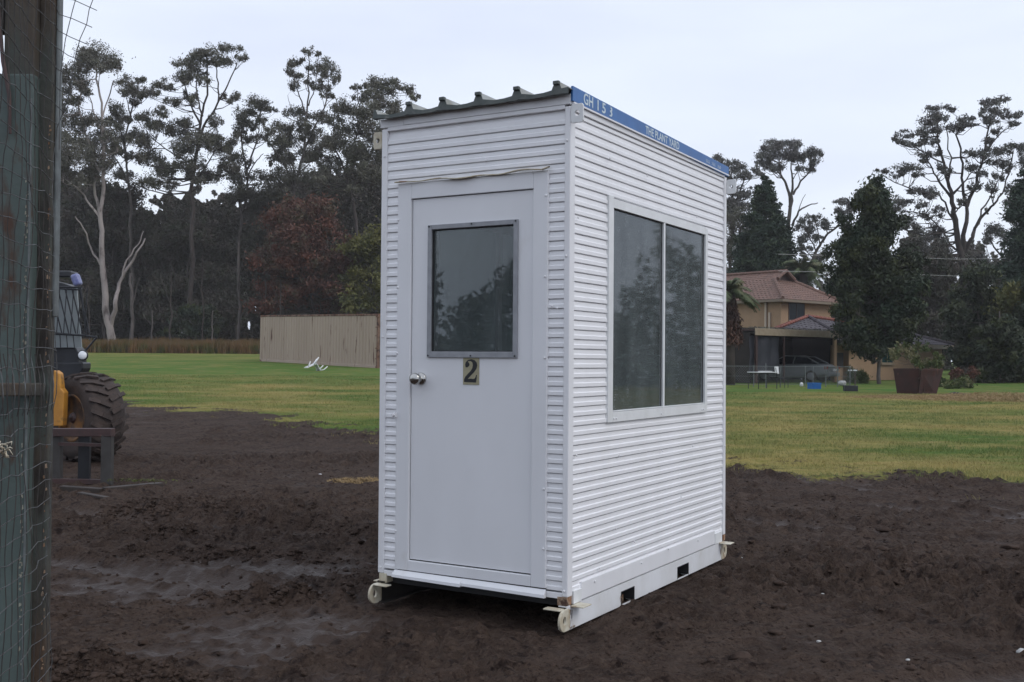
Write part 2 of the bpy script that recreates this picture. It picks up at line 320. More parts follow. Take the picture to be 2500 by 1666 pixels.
# ground material: mud / grass driven by attributes baked from the terrain
def groundmat():
    m_ = bpy.data.materials.new('ground_soil_and_grass'); m_.use_nodes = True; nt = m_.node_tree; b = nt.nodes['Principled BSDF']; L = nt.links.new
    ge = nt.nodes.new('ShaderNodeNewGeometry'); P = ge.outputs['Position']
    def noise(sc, det=5, st=(1, 1, 1), ro=.6):
        mp = nt.nodes.new('ShaderNodeMapping'); mp.inputs['Scale'].default_value = st; L(P, mp.inputs[0])
        n = nt.nodes.new('ShaderNodeTexNoise'); n.inputs['Scale'].default_value = sc; n.inputs['Detail'].default_value = det; n.inputs['Roughness'].default_value = ro; L(mp.outputs[0], n.inputs[0]); return n.outputs['Fac']
    def rg(x, a, b_, c=0, d=1):
        r = nt.nodes.new('ShaderNodeMapRange'); r.inputs[1].default_value = a; r.inputs[2].default_value = b_; r.inputs[3].default_value = c; r.inputs[4].default_value = d; L(x, r.inputs[0]); return r.outputs[0]
    def mixc(f, a, c):
        n = nt.nodes.new('ShaderNodeMix'); n.data_type = 'RGBA'; L(f, n.inputs['Factor'])
        for k, v in (('A', a), ('B', c)):
            if isinstance(v, tuple): n.inputs[k].default_value = (*v, 1)
            else: L(v, n.inputs[k])
        return n.outputs['Result']
    def math_(op, a, b_):
        n = nt.nodes.new('ShaderNodeMath'); n.operation = op
        for i, v in enumerate((a, b_)):
            if isinstance(v, (int, float)): n.inputs[i].default_value = v
            else: L(v, n.inputs[i])
        return n.outputs[0]
    ag = nt.nodes.new('ShaderNodeAttribute'); ag.attribute_name = 'grass'
    aw = nt.nodes.new('ShaderNodeAttribute'); aw.attribute_name = 'wet'
    al = nt.nodes.new('ShaderNodeAttribute'); al.attribute_name = 'lush'
    mud = mixc(rg(noise(2.5), .35, .65), (.072, .050, .039), (.041, .028, .0225))
    mud = mixc(rg(noise(45, 4), .54, .62), mud, (.030, .019, .015))
    mud = mixc(rg(noise(28, 3), .5, .7), mud, (.086, .062, .049))
    mud = mixc(rg(noise(9, 6), .58, .66), mud, (.020, .013, .011))
    straw = math_('MULTIPLY', rg(noise(140, 2, (1, .35, 1)), .66, .72), rg(noise(1.2, 3), .52, .66))
    mud = mixc(math_('MULTIPLY', straw, .6), mud, (.17, .11, .06))
    mud = mixc(math_('MULTIPLY', aw.outputs['Fac'], .8), mud, (.040, .027, .022))
    at_ = nt.nodes.new('ShaderNodeAttribute'); at_.attribute_name = 'tan'
    gr = mixc(rg(math_('ADD', noise(.36, 7, (.55, 1.1, 1), .66), at_.outputs['Fac']), .42, .62), (.095, .145, .032), (.30, .245, .085))
    gr = mixc(al.outputs['Fac'], gr, (.065, .150, .030))
    gr = mixc(math_('MULTIPLY', rg(noise(1.1, 5, (.35, 1.6, 1)), .52, .70), .55), gr, (.33, .25, .11))
    gr = mixc(rg(noise(3.2, 4, (.6, 1, 1)), .5, .72), gr, (.15, .155, .030))
    gr = mixc(math_('MULTIPLY', rg(noise(1.3, 6, (.5, 1.2, 1)), .56, .70), .75), gr, (.36, .25, .11))
    gr = mixc(rg(noise(22, 4), .52, .75, 0, .55), gr, (.065, .080, .018))
    f = rg(math_('ADD', ag.outputs['Fac'], rg(noise(7, 5), .3, .7, -.8, .8)), -.25, .45)
    b_in = mixc(f, mud, gr); L(b_in, b.inputs['Base Color'])
    rr = rg(aw.outputs['Fac'], 0, 1, .82, .50); rn = rg(noise(14, 4), .35, .65, -.10, .12)
    ro = math_('ADD', rr, rn); ro = math_('ADD', ro, math_('MULTIPLY', f, .3)); L(ro, b.inputs['Roughness'])
    L(rg(aw.outputs['Fac'], 0, .8, .08, .20), b.inputs['Specular IOR Level'])
    h = math_('ADD', noise(22, 6), math_('MULTIPLY', noise(75, 3), .35))
    bm = nt.nodes.new('ShaderNodeBump'); bm.inputs['Distance'].default_value = .05; L(h, bm.inputs['Height'])
    L(rg(aw.outputs['Fac'], 0, 1, 1, .45), bm.inputs['Strength']); L(bm.outputs[0], b.inputs['Normal'])
    return m_
M['ground'] = groundmat()

# ------------------------------------------------------------------ GROUND
def axis(core0, core1, step, far0, far1, g=1.06, mx_=12):
    c = list(np.arange(core0, core1, step)); s = step; a = c[-1]; up = []
    while a < far1: s = min(s*g, mx_); a += s; up.append(a)
    s = step; a = c[0]; dn = []
    while a > far0: s = min(s*g, mx_); a -= s; dn.append(a)
    return np.array(dn[::-1]+c+up)
gx = axis(-4.2, 4.6, .030, -420, 420, 1.05)
ys = [3.3]; 
while ys[-1] < 27: ys.append(ys[-1]+.024*(ys[-1]/4)**1.25)
a = ys[-1]; s = .3
while a < 600: s = min(s*1.05, 12); a += s; ys.append(a)
a = 3.3; s = .03; back = []
while a > -250: s = min(s*1.12, 14); a -= s; back.append(a)
gy = np.array(back[::-1]+ys)
X, Y = np.meshgrid(gx, gy)
Gm = grassmask(X, Y)
def gauss(cx, cy, rx, ry): return np.exp(-(((X-cx)/rx)**2+((Y-cy)/ry)**2))
fade = sstep(27, 20, Y)*sstep(2.0, 3.0, np.abs(Y)+2)
coarse = fbm(X*.55, Y*.55, 3)*.030
lump = fbm(X*2.1+3, Y*2.6, 4, .55)
rid = 1-np.abs(fbm(X*4.2, Y*4.6+7, 3, .6))
fine = fbm(X*10, Y*11+2, 3, .6)
micro = fbm(X*26, Y*28+2, 2, .6)
rough_area = np.clip(.62+fbm(X*.35+9, Y*.4, 2)*.7, .32, 1.1)
wetzone = 0
for (px, py, rx, ry, wgt) in [(300, 1385, 1.2, .36, .95), (620, 1385, .6, .3, .75), (200, 1440, .6, .3, .75), (690, 1550, .60, .32, .85), (480, 1440, .7, .35, .9), (830, 1500, .5, .2, .7), (950, 1650, .5, .15, .5),
                              (2250, 1265, 1.6, .6, .45), (2050, 1235, 1.5, .5, .4), (1000, 1240, .8, .7, .35), (1900, 1560, .7, .3, .25), (400, 1600, .5, .15, .6)]:
    p = gpix(px, py); wetzone = wetzone+wgt*gauss(p.x, p.y, rx, ry)
wetzone = np.clip(wetzone, 0, 1.1)
ra = rough_area*(1-.34*np.clip(wetzone, 0, 1))
r2_ = 1-np.abs(fbm(X*7.5+4, Y*8.5, 3, .55)); cl_ = np.clip(fbm(X*5.5-7, Y*6.5+3, 3, .55), -.35, .5)
mudz = coarse+ra*(lump*.030+rid**2*.026+r2_**3*.040+cl_*.056+fine*.034+micro*.018)-.020*wetzone
for (px, py, rx, ry, h) in [(450, 1240, .65, .35, .10), (250, 1255, .8, .30, .08), (640, 1262, .8, .35, .06), (380, 1315, .35, .14, .06), (520, 1358, .5, .12, .06), (760, 1290, .7, .4, .05),
                            (714, 1462, .42, .11, .10), (200, 1640, .32, .14, .12), (330, 1660, .25, .12, .05), (180, 1290, .4, .14, .05), (850, 1330, .5, .25, .05), (900, 1420, .25, .1, .04)]:
    p = gpix(px, py); q = gauss(p.x, p.y, rx, ry); mudz = mudz+h*q*.62*(.55+.5*rid*np.clip(.5+lump, 0, 1.2)+.45*fine+.5*cl_+.3*micro)
# wheel ruts with tread lugs running out from the left
rutm = np.zeros_like(X)
for (p0, p1, wd) in [((-4.6, 9.9), (.2, 7.3), .16), ((-5, 8.4), (-.8, 5.9), .15), ((1.6, 11.5), (7.5, 7.6), .17), ((1.2, 9.9), (6.5, 6.4), .16), ((-1.0, 4.2), (4.2, 4.9), .15), ((3.0, 13.6), (5.2, 8.5), .15)]:
    d = np.array(p1)-np.array(p0); ln = np.hypot(*d); d /= ln
    s_ = (X-p0[0])*d[0]+(Y-p0[1])*d[1]; t_ = -(X-p0[0])*d[1]+(Y-p0[1])*d[0]+.12*np.sin(s_*.9)
    inside = sstep(0, .6, s_)*sstep(ln, ln-.6, s_)
    prof = np.exp(-(t_/wd)**4)*-.045+np.exp(-((np.abs(t_)-wd*1.45)/.07)**2)*.035
    lugs = np.exp(-(t_/wd)**4)*.018*sstep(-.2, .6, np.sin(s_*2*np.pi/.15+np.abs(t_)*22))
    mk_ = inside*np.exp(-(t_/(wd*1.15))**4); rutm = np.maximum(rutm, mk_)
    mudz = mudz*(1-.78*mk_)+inside*(prof*(.8+.4*lump)+lugs*.9)
gz = sstep(-.6, .6, Gm)
grz = fbm(X*.8, Y*.8, 3)*.018+fine*.008
Zb = terrain(X, Y)
# keep the booth's footprint clear of the mud
BX, BY, BA = .2855, 5.347, .53187
lx = (X-BX)*math.cos(BA)-(Y-BY)*math.sin(BA); ly = (X-BX)*math.sin(BA)+(Y-BY)*math.cos(BA)
foot = sstep(-.22, 0, lx+1.18)*sstep(.22, 0, lx)*sstep(-.25, -.05, ly)*sstep(2.6, 2.4, ly)
Z = Zb+(mudz*(1-gz)+grz*gz)*fade-(1-gz)*.02*fade
edge = np.exp(-(Gm/.5)**2); Z = Z+edge*(.02+.06*np.clip(lump, 0, 1))*fade
Z = np.where(foot > 0, Z*(1-foot)+(Z*.45-.022)*foot, Z)
wet = np.clip((np.clip(wetzone+.30*rutm, 0, 1.1)*1.15+.10+.55*np.clip(wetzone, 0, .6)*(fbm(X*3.1, Y*5.5+4, 4, .65)-.22)*3.2-np.clip((mudz+.010)*26, -.3, 1.3))*1.3, 0, 1)*(1-gz)
tan = .07*sstep(.0, .25, X/np.maximum(Y, 1))
lush = np.clip(sstep(34, 45, Y)*sstep(75, 55, Y)*sstep(.05, -.1, X/np.maximum(Y, 1))*.75+sstep(38, 46, Y)*sstep(.1, .2, X/np.maximum(Y, 1))*.8+np.clip(fbm(X*.15, Y*.3, 3)*.8, 0, .5), 0, 1)
ny, nx = X.shape
idx = np.arange(nx*ny).reshape(ny, nx)
quads = np.stack([idx[:-1, :-1], idx[:-1, 1:], idx[1:, 1:], idx[1:, :-1]], -1).reshape(-1, 4)
gq = Gm.ravel()[quads].mean(1) > 0
VV = np.stack([X.ravel(), Y.ravel(), Z.ravel()], 1)
def groundpart(name, sel, lab):
    F = quads[sel]; u, inv = np.unique(F, return_inverse=True); F = inv.reshape(F.shape)
    me = mkmesh(name, VV[u], F, M['ground'], True)
    for an, arr in (('grass', Gm), ('wet', wet), ('lush', lush), ('tan', tan)):
        at = me.attributes.new(an, 'FLOAT', 'POINT'); at.data.foreach_set('value', arr.ravel()[u].astype(np.float32))
    return setp(link(name, me), label=lab, cat=None, kind='structure')
groundpart('mud_ground', ~gq, 'dark wet churned mud ground around the booth')
groundpart('grass_field', gq, 'green and straw coloured grass paddock behind the mud')
def gzat(x, y):
    """height of the built ground by bilinear lookup"""
    x = np.asarray(x, float); y = np.asarray(y, float)
    i = np.clip(np.searchsorted(gx, x)-1, 0, nx-2); j = np.clip(np.searchsorted(gy, y)-1, 0, ny-2)
    fx = (x-gx[i])/(gx[i+1]-gx[i]); fy = (y-gy[j])/(gy[j+1]-gy[j])
    return Z[j, i]*(1-fx)*(1-fy)+Z[j, i+1]*fx*(1-fy)+Z[j+1, i]*(1-fx)*fy+Z[j+1, i+1]*fx*fy

# ------------------------------------------------------------------ foliage tools
def leaves(C, size, wid, droop=.5, rg_=rng):
    """diamond leaves at centres C"""
    n = len(C); d = rg_.normal(size=(n, 3)); d[:, 2] = d[:, 2]*.7-droop; d /= np.linalg.norm(d, axis=1)[:, None]
    w_ = rg_.normal(size=(n, 3)); w_ -= d*(w_*d).sum(1)[:, None]; w_ /= np.linalg.norm(w_, axis=1)[:, None]
    s_ = (size*rg_.uniform(.6, 1.4, n))[:, None]; d = d*s_*.5; w_ = w_*(wid*rg_.uniform(.6, 1.4, n))[:, None]*.5
    V = np.stack([C-d, C+w_, C+d, C-w_], 1).reshape(-1, 3); F = np.arange(4*n).reshape(n, 4)
    return V, F
def clump_pts(c, r, n, flat=.6, sub=9):
    """points of one foliage clump: sub puffs inside an ellipsoid, biased to its top"""
    k = max(3, sub); s_ = rng.normal(size=(k, 3)); s_ /= np.linalg.norm(s_, axis=1)[:, None]; s_ *= rng.uniform(.35, .95, k)[:, None]
    s_[:, 2] = s_[:, 2]*.55+np.abs(s_[:, 2])*.35
    which = rng.integers(0, k, n); p = s_[which]+rng.normal(size=(n, 3))*rng.uniform(.16, .34, k)[which][:, None]*np.array([1, 1, .75])
    return np.array(c)+p*np.array(r), np.array(c)+s_*np.array(r)
def stem_pts(pl, depth, wig):
    out = []
    for i, (x, y) in enumerate(pl): out.append(pix(x, y, depth+wig*rng.uniform(-1, 1)*(i > 0)))
    res = []
    for i in range(len(out)-1):
        a, b = out[i], out[i+1]
        for k in range(3): res.append(a.lerp(b, k/3)+Vector(rng.normal(size=3)*.03*(b-a).length*(k > 0)))
    res.append(out[-1]); return res
TS = .62
def tree(name, label, cat, depth, stems, clumps, cv, leaf='euc', bark='midbark', dens=1.0, lsz=.23, lw=.085, group=None, twig=True, ground=True, dd=2.5, flat=1):
    """stems: ([pts], r0 px, r1 px); clumps: (x, y, rx, ry) in the sketch's own units, cv maps them to photo pixels"""
    sc = cv[2]; T = lambda x, y: (cv[0]+x*sc, cv[1]+y*sc)
    s0 = stem_pts([T(*p) for p in stems[0][0]], depth, .3); base = Vector((s0[0].x, s0[0].y, 0)); base.z = tz(base.x, base.y)
    root = empty(name, base, label=label, cat=cat, group=group)
    mb = MB(); allp = []
    mpp = depth/FOC
    for i, (pl, r0, r1) in enumerate(stems):
        P = s0 if i == 0 else stem_pts([T(*p) for p in pl], depth, 1.0)
        if i == 0 and ground:
            P = [Vector((P[0].x, P[0].y, tz(P[0].x, P[0].y)-.3))]+P
        K = len(P); rr = [mpp*TS*(r0+(r1-r0)*(j/(K-1))**.6) for j in range(K)]
        mb.tube([p-base for p in P], rr, 6, False); allp += [(p, q) for p, q in zip(P, rr)]
    PA = np.array([p[0] for p in allp])
    LV = []
    if name == 'gum_tree':
        ex = []
        for (x, y, rx, ry) in clumps:
            for q in range(3): a_ = rnd.uniform(0, 6.28); ex.append((x+math.cos(a_)*rx*rnd.uniform(.7, 1.2), y+abs(math.sin(a_))*ry*rnd.uniform(.4, 1.3)-ry*.2, rx*rnd.uniform(.35, .6), ry*rnd.uniform(.45, .75)))
        clumps = clumps+ex
    for (x, y, rx, ry) in clumps:
        c = pix(*T(x, y), depth+rng.uniform(-dd, dd)); R_ = (rx*sc*mpp*1.12, max(rx, ry)*sc*mpp, ry*sc*mpp*1.75*flat)
        area = R_[0]*R_[2]; n = int(np.clip(area*600*dens*(.24/lsz)**2, 60, 5200))
        p, sub = clump_pts(c, R_, n, sub=int(np.clip(area*9, 7, 30))); LV.append(p)
        if twig:
            # limb from the nearest lower stem point
            dvec = np.array(c)-PA; dist = np.linalg.norm(dvec, axis=1)+np.where(dvec[:, 2] < .2, 6, 0)
            j = int(np.argmin(dist))
            if dist[j] > 5.5: continue
            a = allp[j][0]; cc = c-Vector((0, 0, R_[2]*.5))
            mid = a.lerp(cc, .5)+Vector((0, 0, -.08*(cc-a).length))+Vector(rng.normal(size=3)*.12)
            r0 = min(allp[j][1]*.6, .09); mb.tube([a-base, mid-base, cc-base], [r0, r0*.7, r0*.45], 4, False)
            for sp in sub[:12]:
                q = Vector(sp); k = cc.lerp(q, .5)+Vector((0, 0, -.06)); mb.tube([cc-base, k-base, q-base], [r0*.4, r0*.3, .008], 3, False)
    mb.obj('trunk', M[bark], root, True)
    if LV:
        C = np.concatenate(LV); V, F = leaves(C, lsz, lw, .9); V = V-np.array(base)
        link('crown', mkmesh('crown', V, F, M[leaf]), root)
    return root
def scatter_crown(root, base, C, leaf, lsz, lw, droop=.3):
    V, F = leaves(np.array(C), lsz, lw, droop); return link('crown', mkmesh('crown', V-np.array(base), F, M[leaf]), root)
def conifer(name, label, px, ytop, ybase, halfw, depth, leaf='con', lsz=.3, dens=1, shape=1.0, group=None, tiers=26):
    a = pix(px, ybase, depth); b = pix(px, ytop, depth); base = Vector((a.x, a.y, tz(a.x, a.y)))
    root = empty(name, base, label=label, cat='tree', group=group)
    H = b.z-a.z; W = halfw*depth/FOC; mb = MB()
    mb.tube([Vector((0, 0, -.2)), Vector((0, 0, (a.z-base.z)+H*.5)), b-base], [.28, .15, .03], 6, False)
    C = []
    for i in range(tiers):
        t = (i+.5)/tiers; z = a.z+H*t; R_ = W*(1-t)**shape*(.85+.3*rnd.random())+.15
        k = max(4, int(9*(1-t)+3))
        for j in range(k):
            an = rnd.uniform(0, 6.28); rr = R_*rnd.uniform(.7, 1.12); tip = Vector((a.x+math.cos(an)*rr, a.y+math.sin(an)*rr, z-rr*.12+rr*.1*rnd.random()))
            s_ = Vector((a.x, a.y, z)); mb.tube([s_-base, tip-base], [.04, .01], 3, False)
            n = int(110*dens*max(rr, .5)); u_ = rng.uniform(.15, 1.05, n)**.7
            q = np.array(s_)+np.outer(u_, np.array(tip-s_))+rng.normal(size=(n, 3))*np.array([.16, .16, .13])*(rr*.55+.35); C.append(q)
    mb.obj('trunk', M['bark'], root, True); scatter_crown(root, base, np.concatenate(C), leaf, lsz, lsz*.4, .2)
    return root
def palm(name, label, px, py, depth, R_, n, leaf='palm', skirt=False, thick=.3, group=None):
    c = pix(px, py, depth); base = Vector((c.x, c.y, tz(c.x, c.y)))
    root = empty(name, base, label=label, cat='palm tree', group=group)
    mb = MB(); mb.tube([Vector((0, 0, -.2)), Vector((0, 0, (c.z-base.z)*.5)), c-base], [thick*1.15, thick, thick*1.1], 10); mb.obj('trunk', M['bark'], root, True)
    ribs = []
    for i in range(n):
        an = rnd.uniform(0, 6.28); el = rnd.uniform(.05, 1.25); ln = R_*rnd.uniform(.85, 1.1); d = Vector((math.cos(an), math.sin(an), 0))
        P = []; 
        for k in range(9):
            t = k/8; P.append(c+d*(ln*t*math.cos(el)*(1-.15*t))+Vector((0, 0, ln*(t*math.sin(el)-t*t*.62))))
        f = MB(); f.tube([p-base for p in P], [.035*(1-.8*k/8) for k in range(9)], 4, False)
        side = d.cross(Vector((0, 0, 1)))
        for k in range(46):
            t = .12+.87*k/46; i0 = min(int(t*8), 7); p = P[i0].lerp(P[i0+1], t*8-i0)-base; tg = (P[i0+1]-P[i0]).normalized(); l = ln*.17*math.sin(math.pi*min(t+.12, 1))**.6+.08
            for sg in (-1, 1):
                tip = p+side*sg*l*.75+tg*l*.6+Vector((0, 0, -l*(.35+.3*rnd.random()))); wv = tg*.035
                f.add([p-wv, p+wv, tip], [(0, 1, 2)])
        f.obj('frond', M[leaf], root)
    if skirt:
        C = []
        for i in range(60):
            an = rnd.uniform(0, 6.28); d = Vector((math.cos(an), math.sin(an), 0)); m_ = 60
            t = rng.uniform(0, 1, m_); q = np.array(c)+np.outer(np.sin(t*1.5)*R_*.30, np.array(d))+np.outer(t*R_*1.15, np.array((0, 0, -1)))+rng.normal(size=(m_, 3))*.09; q[:, 2] = np.maximum(q[:, 2], base.z); C.append(q)
        V, F = leaves(np.concatenate(C), .35, .08, 1.6); link('dead_skirt', mkmesh('dead_skirt', V-np.array(base), F, M['deadpalm']), root)
    return root

# ------------------------------------------------------------------ FAR WOODLAND
def woodland(name, label, boxes, leaf, dens=26, lsz=.5, gap=None, holes=(), dmin=118, dmax=150, top=None):
    C = []
    for (x0, x1, y0, y1) in boxes:
        n = int((x1-x0)*(y1-y0)*dens/100)
        px = rng.uniform(x0, x1, n); py = y1-(y1-y0)*rng.uniform(0, 1, n)**1.0
        yt = np.interp(px, [t[0] for t in top], [t[1] for t in top])+26*fbm(px*.02, px*0+2.2, 3)
        g_ = fbm(px*.018, py*.014, 4)*.8+.5*fbm(px*.06, py*.05, 2)-1.5*(1-sstep(yt, yt+130, py))
        keep = g_ > (gap if gap is not None else -.25)
        for (hx, hy, hr, hs) in holes: keep &= (((px-hx)/hr)**2+((py-hy)/hs)**2) > rng.uniform(.6, 1.3, n)
        for a_, b_ in zip(px[keep], py[keep]): C.append(pix(a_, b_, rnd.uniform(dmin, dmax)))
    C = np.array(C); C[:, 2] = np.maximum(C[:, 2], terrain(C[:, 0], C[:, 1])-.2)
    V, F = leaves(C, lsz, lsz*.4, .3)
    return setp(link(name, mkmesh(name, V, F, M[leaf])), label=label, kind='stuff', cat='woodland')
HL = [(608, 795, 5, 12), (575, 832, 12, 3)]
woodland('background_woodland', 'dark far-off wood filling in behind the gum trees on the left', [(-120, 1000, 300, 850)], 'eucd', 150, .38, -.85, HL, 112, 140, [(-120, 330), (200, 360), (290, 420), (340, 470), (400, 420), (520, 400), (600, 440), (700, 400), (760, 350), (1000, 320)])
woodland('distant_woodland', 'dark far-off wood behind the house on the right', [(1750, 2620, 480, 900)], 'eucd', 90, .38, -.7, [(2410, 690, 12, 18)], 112, 140, [(1750, 560), (2000, 640), (2120, 590), (2230, 500), (2330, 560), (2620, 600)])

# ------------------------------------------------------------------ LEFT GUM TREES
A = (130, 80, .5102)
GG = 'gum trees along the left tree line'
tree('gum_tree', 'tall gum tree with forked pale trunk, nearest the loader cab', 'tree', 97,
     [([(280, 1462), (262, 1390), (245, 1200), (232, 1050), (226, 900), (238, 780), (243, 640), (236, 480), (232, 380), (216, 260), (200, 160)], 19, 3),
      ([(275, 1400), (296, 1290), (315, 1200), (340, 1150), (375, 1100), (400, 1050), (440, 985)], 11, 3),
      ([(315, 1210), (350, 1090), (410, 1010), (432, 950)], 5, 2), ([(226, 890), (190, 840), (150, 780), (110, 740), (30, 680)], 6, 2),
      ([(226, 1110), (180, 1030), (140, 930), (105, 880)], 5, 2), ([(222, 870), (200, 780), (195, 640), (150, 480), (120, 350), (150, 240)], 7, 3),
      ([(236, 480), (200, 400), (175, 310)], 4, 2), ([(236, 400), (262, 320), (288, 230)], 4, 2)],
     [(215, 102, 78, 34), (160, 145, 50, 40), (278, 150, 32, 48), (225, 150, 50, 30), (60, 185, 55, 38), (115, 235, 60, 42), (45, 270, 42, 44), (150, 270, 34, 28), (25, 340, 32, 55), (95, 330, 32, 26),
      (100, 430, 70, 46), (40, 500, 55, 50), (180, 520, 65, 40), (190, 420, 38, 30), (250, 420, 36, 34), (280, 540, 34, 45), (100, 590, 90, 60), (220, 620, 55, 55), (150, 690, 70, 40), (40, 640, 60, 60), (250, 480, 40, 30)],
     A, 'euc', 'palebark', group=GG)
tree('gum_tree', 'slim gum tree with small high crown just right of the forked pale gum', 'tree', 104,
     [([(372, 1462), (375, 1250), (372, 1000), (362, 740), (350, 640), (345, 500), (372, 380), (400, 280), (410, 220)], 9, 2), ([(356, 720), (320, 640), (285, 585)], 4, 2), ([(350, 600), (325, 480), (310, 400)], 4, 2), ([(372, 400), (350, 310)], 3, 1.5)],
     [(350, 250, 36, 36), (412, 222, 26, 20), (405, 290, 30, 30), (330, 290, 24, 20), (310, 370, 34, 30), (350, 410, 36, 26), (300, 440, 34, 34), (335, 500, 34, 34), (310, 560, 30, 26), (385, 330, 20, 22), (360, 590, 26, 24), (330, 680, 40, 26), (430, 300, 26, 22), (395, 480, 26, 24)],
     A, 'euc', 'midbark', group=GG)
tree('gum_tree', 'tallest gum tree in the middle of the left tree line with a broad layered crown', 'tree', 100,
     [([(655, 1470), (660, 1200), (665, 900), (668, 700), (690, 560), (700, 460), (715, 380), (738, 260), (735, 130)], 13, 3),
      ([(695, 520), (735, 420), (790, 330), (835, 250), (880, 150)], 7, 2), ([(690, 600), (640, 620), (560, 570), (490, 520)], 6, 2), ([(705, 440), (660, 350), (630, 250)], 5, 2), ([(715, 400), (690, 300), (690, 180)], 4, 2),
      ([(790, 330), (790, 240), (780, 160)], 4, 2), ([(668, 720), (730, 640), (780, 560)], 5, 2), ([(800, 320), (850, 320)], 3, 2), ([(700, 500), (760, 460), (800, 420)], 3, 1)],
     [(735, 92, 58, 26), (690, 120, 40, 26), (640, 150, 60, 30), (785, 135, 55, 32), (850, 78, 42, 20), (905, 120, 26, 18), (620, 215, 52, 30), (690, 200, 40, 24), (530, 255, 46, 26), (465, 290, 34, 24), (850, 310, 32, 24), (655, 310, 30, 34),
      (580, 330, 34, 22), (720, 230, 26, 22), (590, 470, 70, 36), (640, 430, 40, 30), (480, 440, 46, 34), (700, 520, 62, 40), (430, 510, 46, 40), (455, 600, 50, 46), (780, 430, 26, 30), (800, 560, 50, 36), (840, 640, 46, 40), (520, 380, 34, 22),
      (760, 500, 40, 30), (620, 560, 40, 40), (540, 660, 50, 36), (650, 640, 60, 44), (740, 690, 60, 40), (430, 400, 34, 30), (500, 720, 70, 36), (870, 520, 26, 26)],
     A, 'euc', 'bark', group=GG)
tree('gum_tree', 'open spindly gum tree in the dip between the two highest crowns', 'tree', 106,
     [([(884, 1480), (882, 1250), (884, 1000), (925, 800), (932, 690), (905, 560), (900, 480), (930, 400)], 10, 2), ([(932, 690), (975, 610), (1005, 580)], 3, 1.5), ([(925, 660), (960, 560), (985, 470), (990, 350)], 5, 1.5), ([(900, 520), (885, 440)], 3, 1)],
     [(985, 330, 52, 26), (940, 375, 40, 24), (1030, 370, 36, 18), (890, 400, 34, 26), (920, 430, 36, 26), (1000, 425, 32, 24), (890, 475, 32, 28), (950, 510, 32, 22), (1000, 500, 22, 20), (900, 610, 40, 28), (870, 690, 50, 40), (990, 690, 44, 24), (930, 760, 50, 36), (880, 780, 50, 30), (950, 450, 22, 20)],
     A, 'euc', 'midbark', group=GG)
tree('gum_tree', 'high gum tree whose bare upper limbs carry three small separate tufts', 'tree', 101,
     [([(1165, 1480), (1160, 1200), (1158, 900), (1150, 740), (1110, 640), (1060, 560), (1000, 490)], 9, 2), ([(1155, 760), (1185, 620), (1212, 470), (1217, 330), (1222, 200), (1220, 110)], 8, 1.5), ([(1215, 400), (1190, 330), (1160, 260), (1150, 180)], 4, 1.2),
      ([(1200, 560), (1250, 450), (1298, 360), (1315, 260), (1315, 180)], 5, 1.5), ([(1222, 350), (1250, 270), (1270, 180), (1268, 105)], 3, 1), ([(1160, 700), (1130, 600), (1110, 480)], 4, 1.5), ([(1135, 370), (1122, 300)], 1.5, .8)],
     [(1220, 92, 24, 18), (1266, 100, 12, 14), (1148, 145, 32, 22), (1130, 185, 22, 20), (1165, 205, 26, 20), (1150, 250, 22, 22), (1310, 165, 46, 26), (1280, 195, 30, 24), (1345, 215, 22, 32), (1290, 260, 36, 24), (1315, 300, 24, 20), (1225, 170, 16, 16), (1225, 240, 18, 16), (1190, 130, 10, 10),
      (1150, 385, 46, 24), (1090, 455, 52, 28), (1190, 440, 46, 30), (1265, 400, 44, 26), (1060, 520, 40, 30), (1140, 520, 60, 36), (1240, 490, 50, 36), (1090, 600, 50, 36), (1190, 590, 50, 40), (1030, 470, 26, 20), (1250, 580, 50, 36), (1080, 690, 60, 40), (1170, 690, 60, 44)],
     A, 'euc', 'midbark', group=GG)
tree('gum_tree', 'spreading gum tree with a rounded top right beside the booth roof corner', 'tree', 95,
     [([(1490, 1480), (1480, 1200), (1450, 900), (1420, 760), (1400, 660), (1440, 520), (1500, 400), (1560, 300)], 11, 2), ([(1420, 760), (1480, 690), (1540, 610)], 6, 2), ([(1405, 680), (1350, 560), (1340, 460)], 5, 2), ([(1480, 430), (1460, 330), (1455, 270)], 3, 1.5), ([(1540, 320), (1620, 280), (1690, 260)], 3, 1.5), ([(1500, 400), (1560, 400), (1620, 360)], 3, 1)],
     [(1455, 262, 22, 14), (1540, 250, 56, 28), (1610, 240, 46, 26), (1580, 290, 60, 30), (1700, 268, 34, 22), (1735, 310, 24, 18), (1480, 310, 40, 22), (1410, 365, 62, 34), (1500, 380, 64, 40), (1600, 350, 60, 34), (1350, 420, 42, 30), (1430, 460, 70, 44), (1540, 470, 60, 44), (1640, 400, 50, 40), (1340, 520, 50, 40),
      (1430, 560, 70, 46), (1530, 580, 70, 60), (1330, 620, 50, 40), (1450, 650, 60, 40), (1550, 680, 60, 50), (1300, 540, 40, 36), (1400, 740, 60, 30), (1290, 690, 60, 36)],
     A, 'euc', 'bark', group=GG)
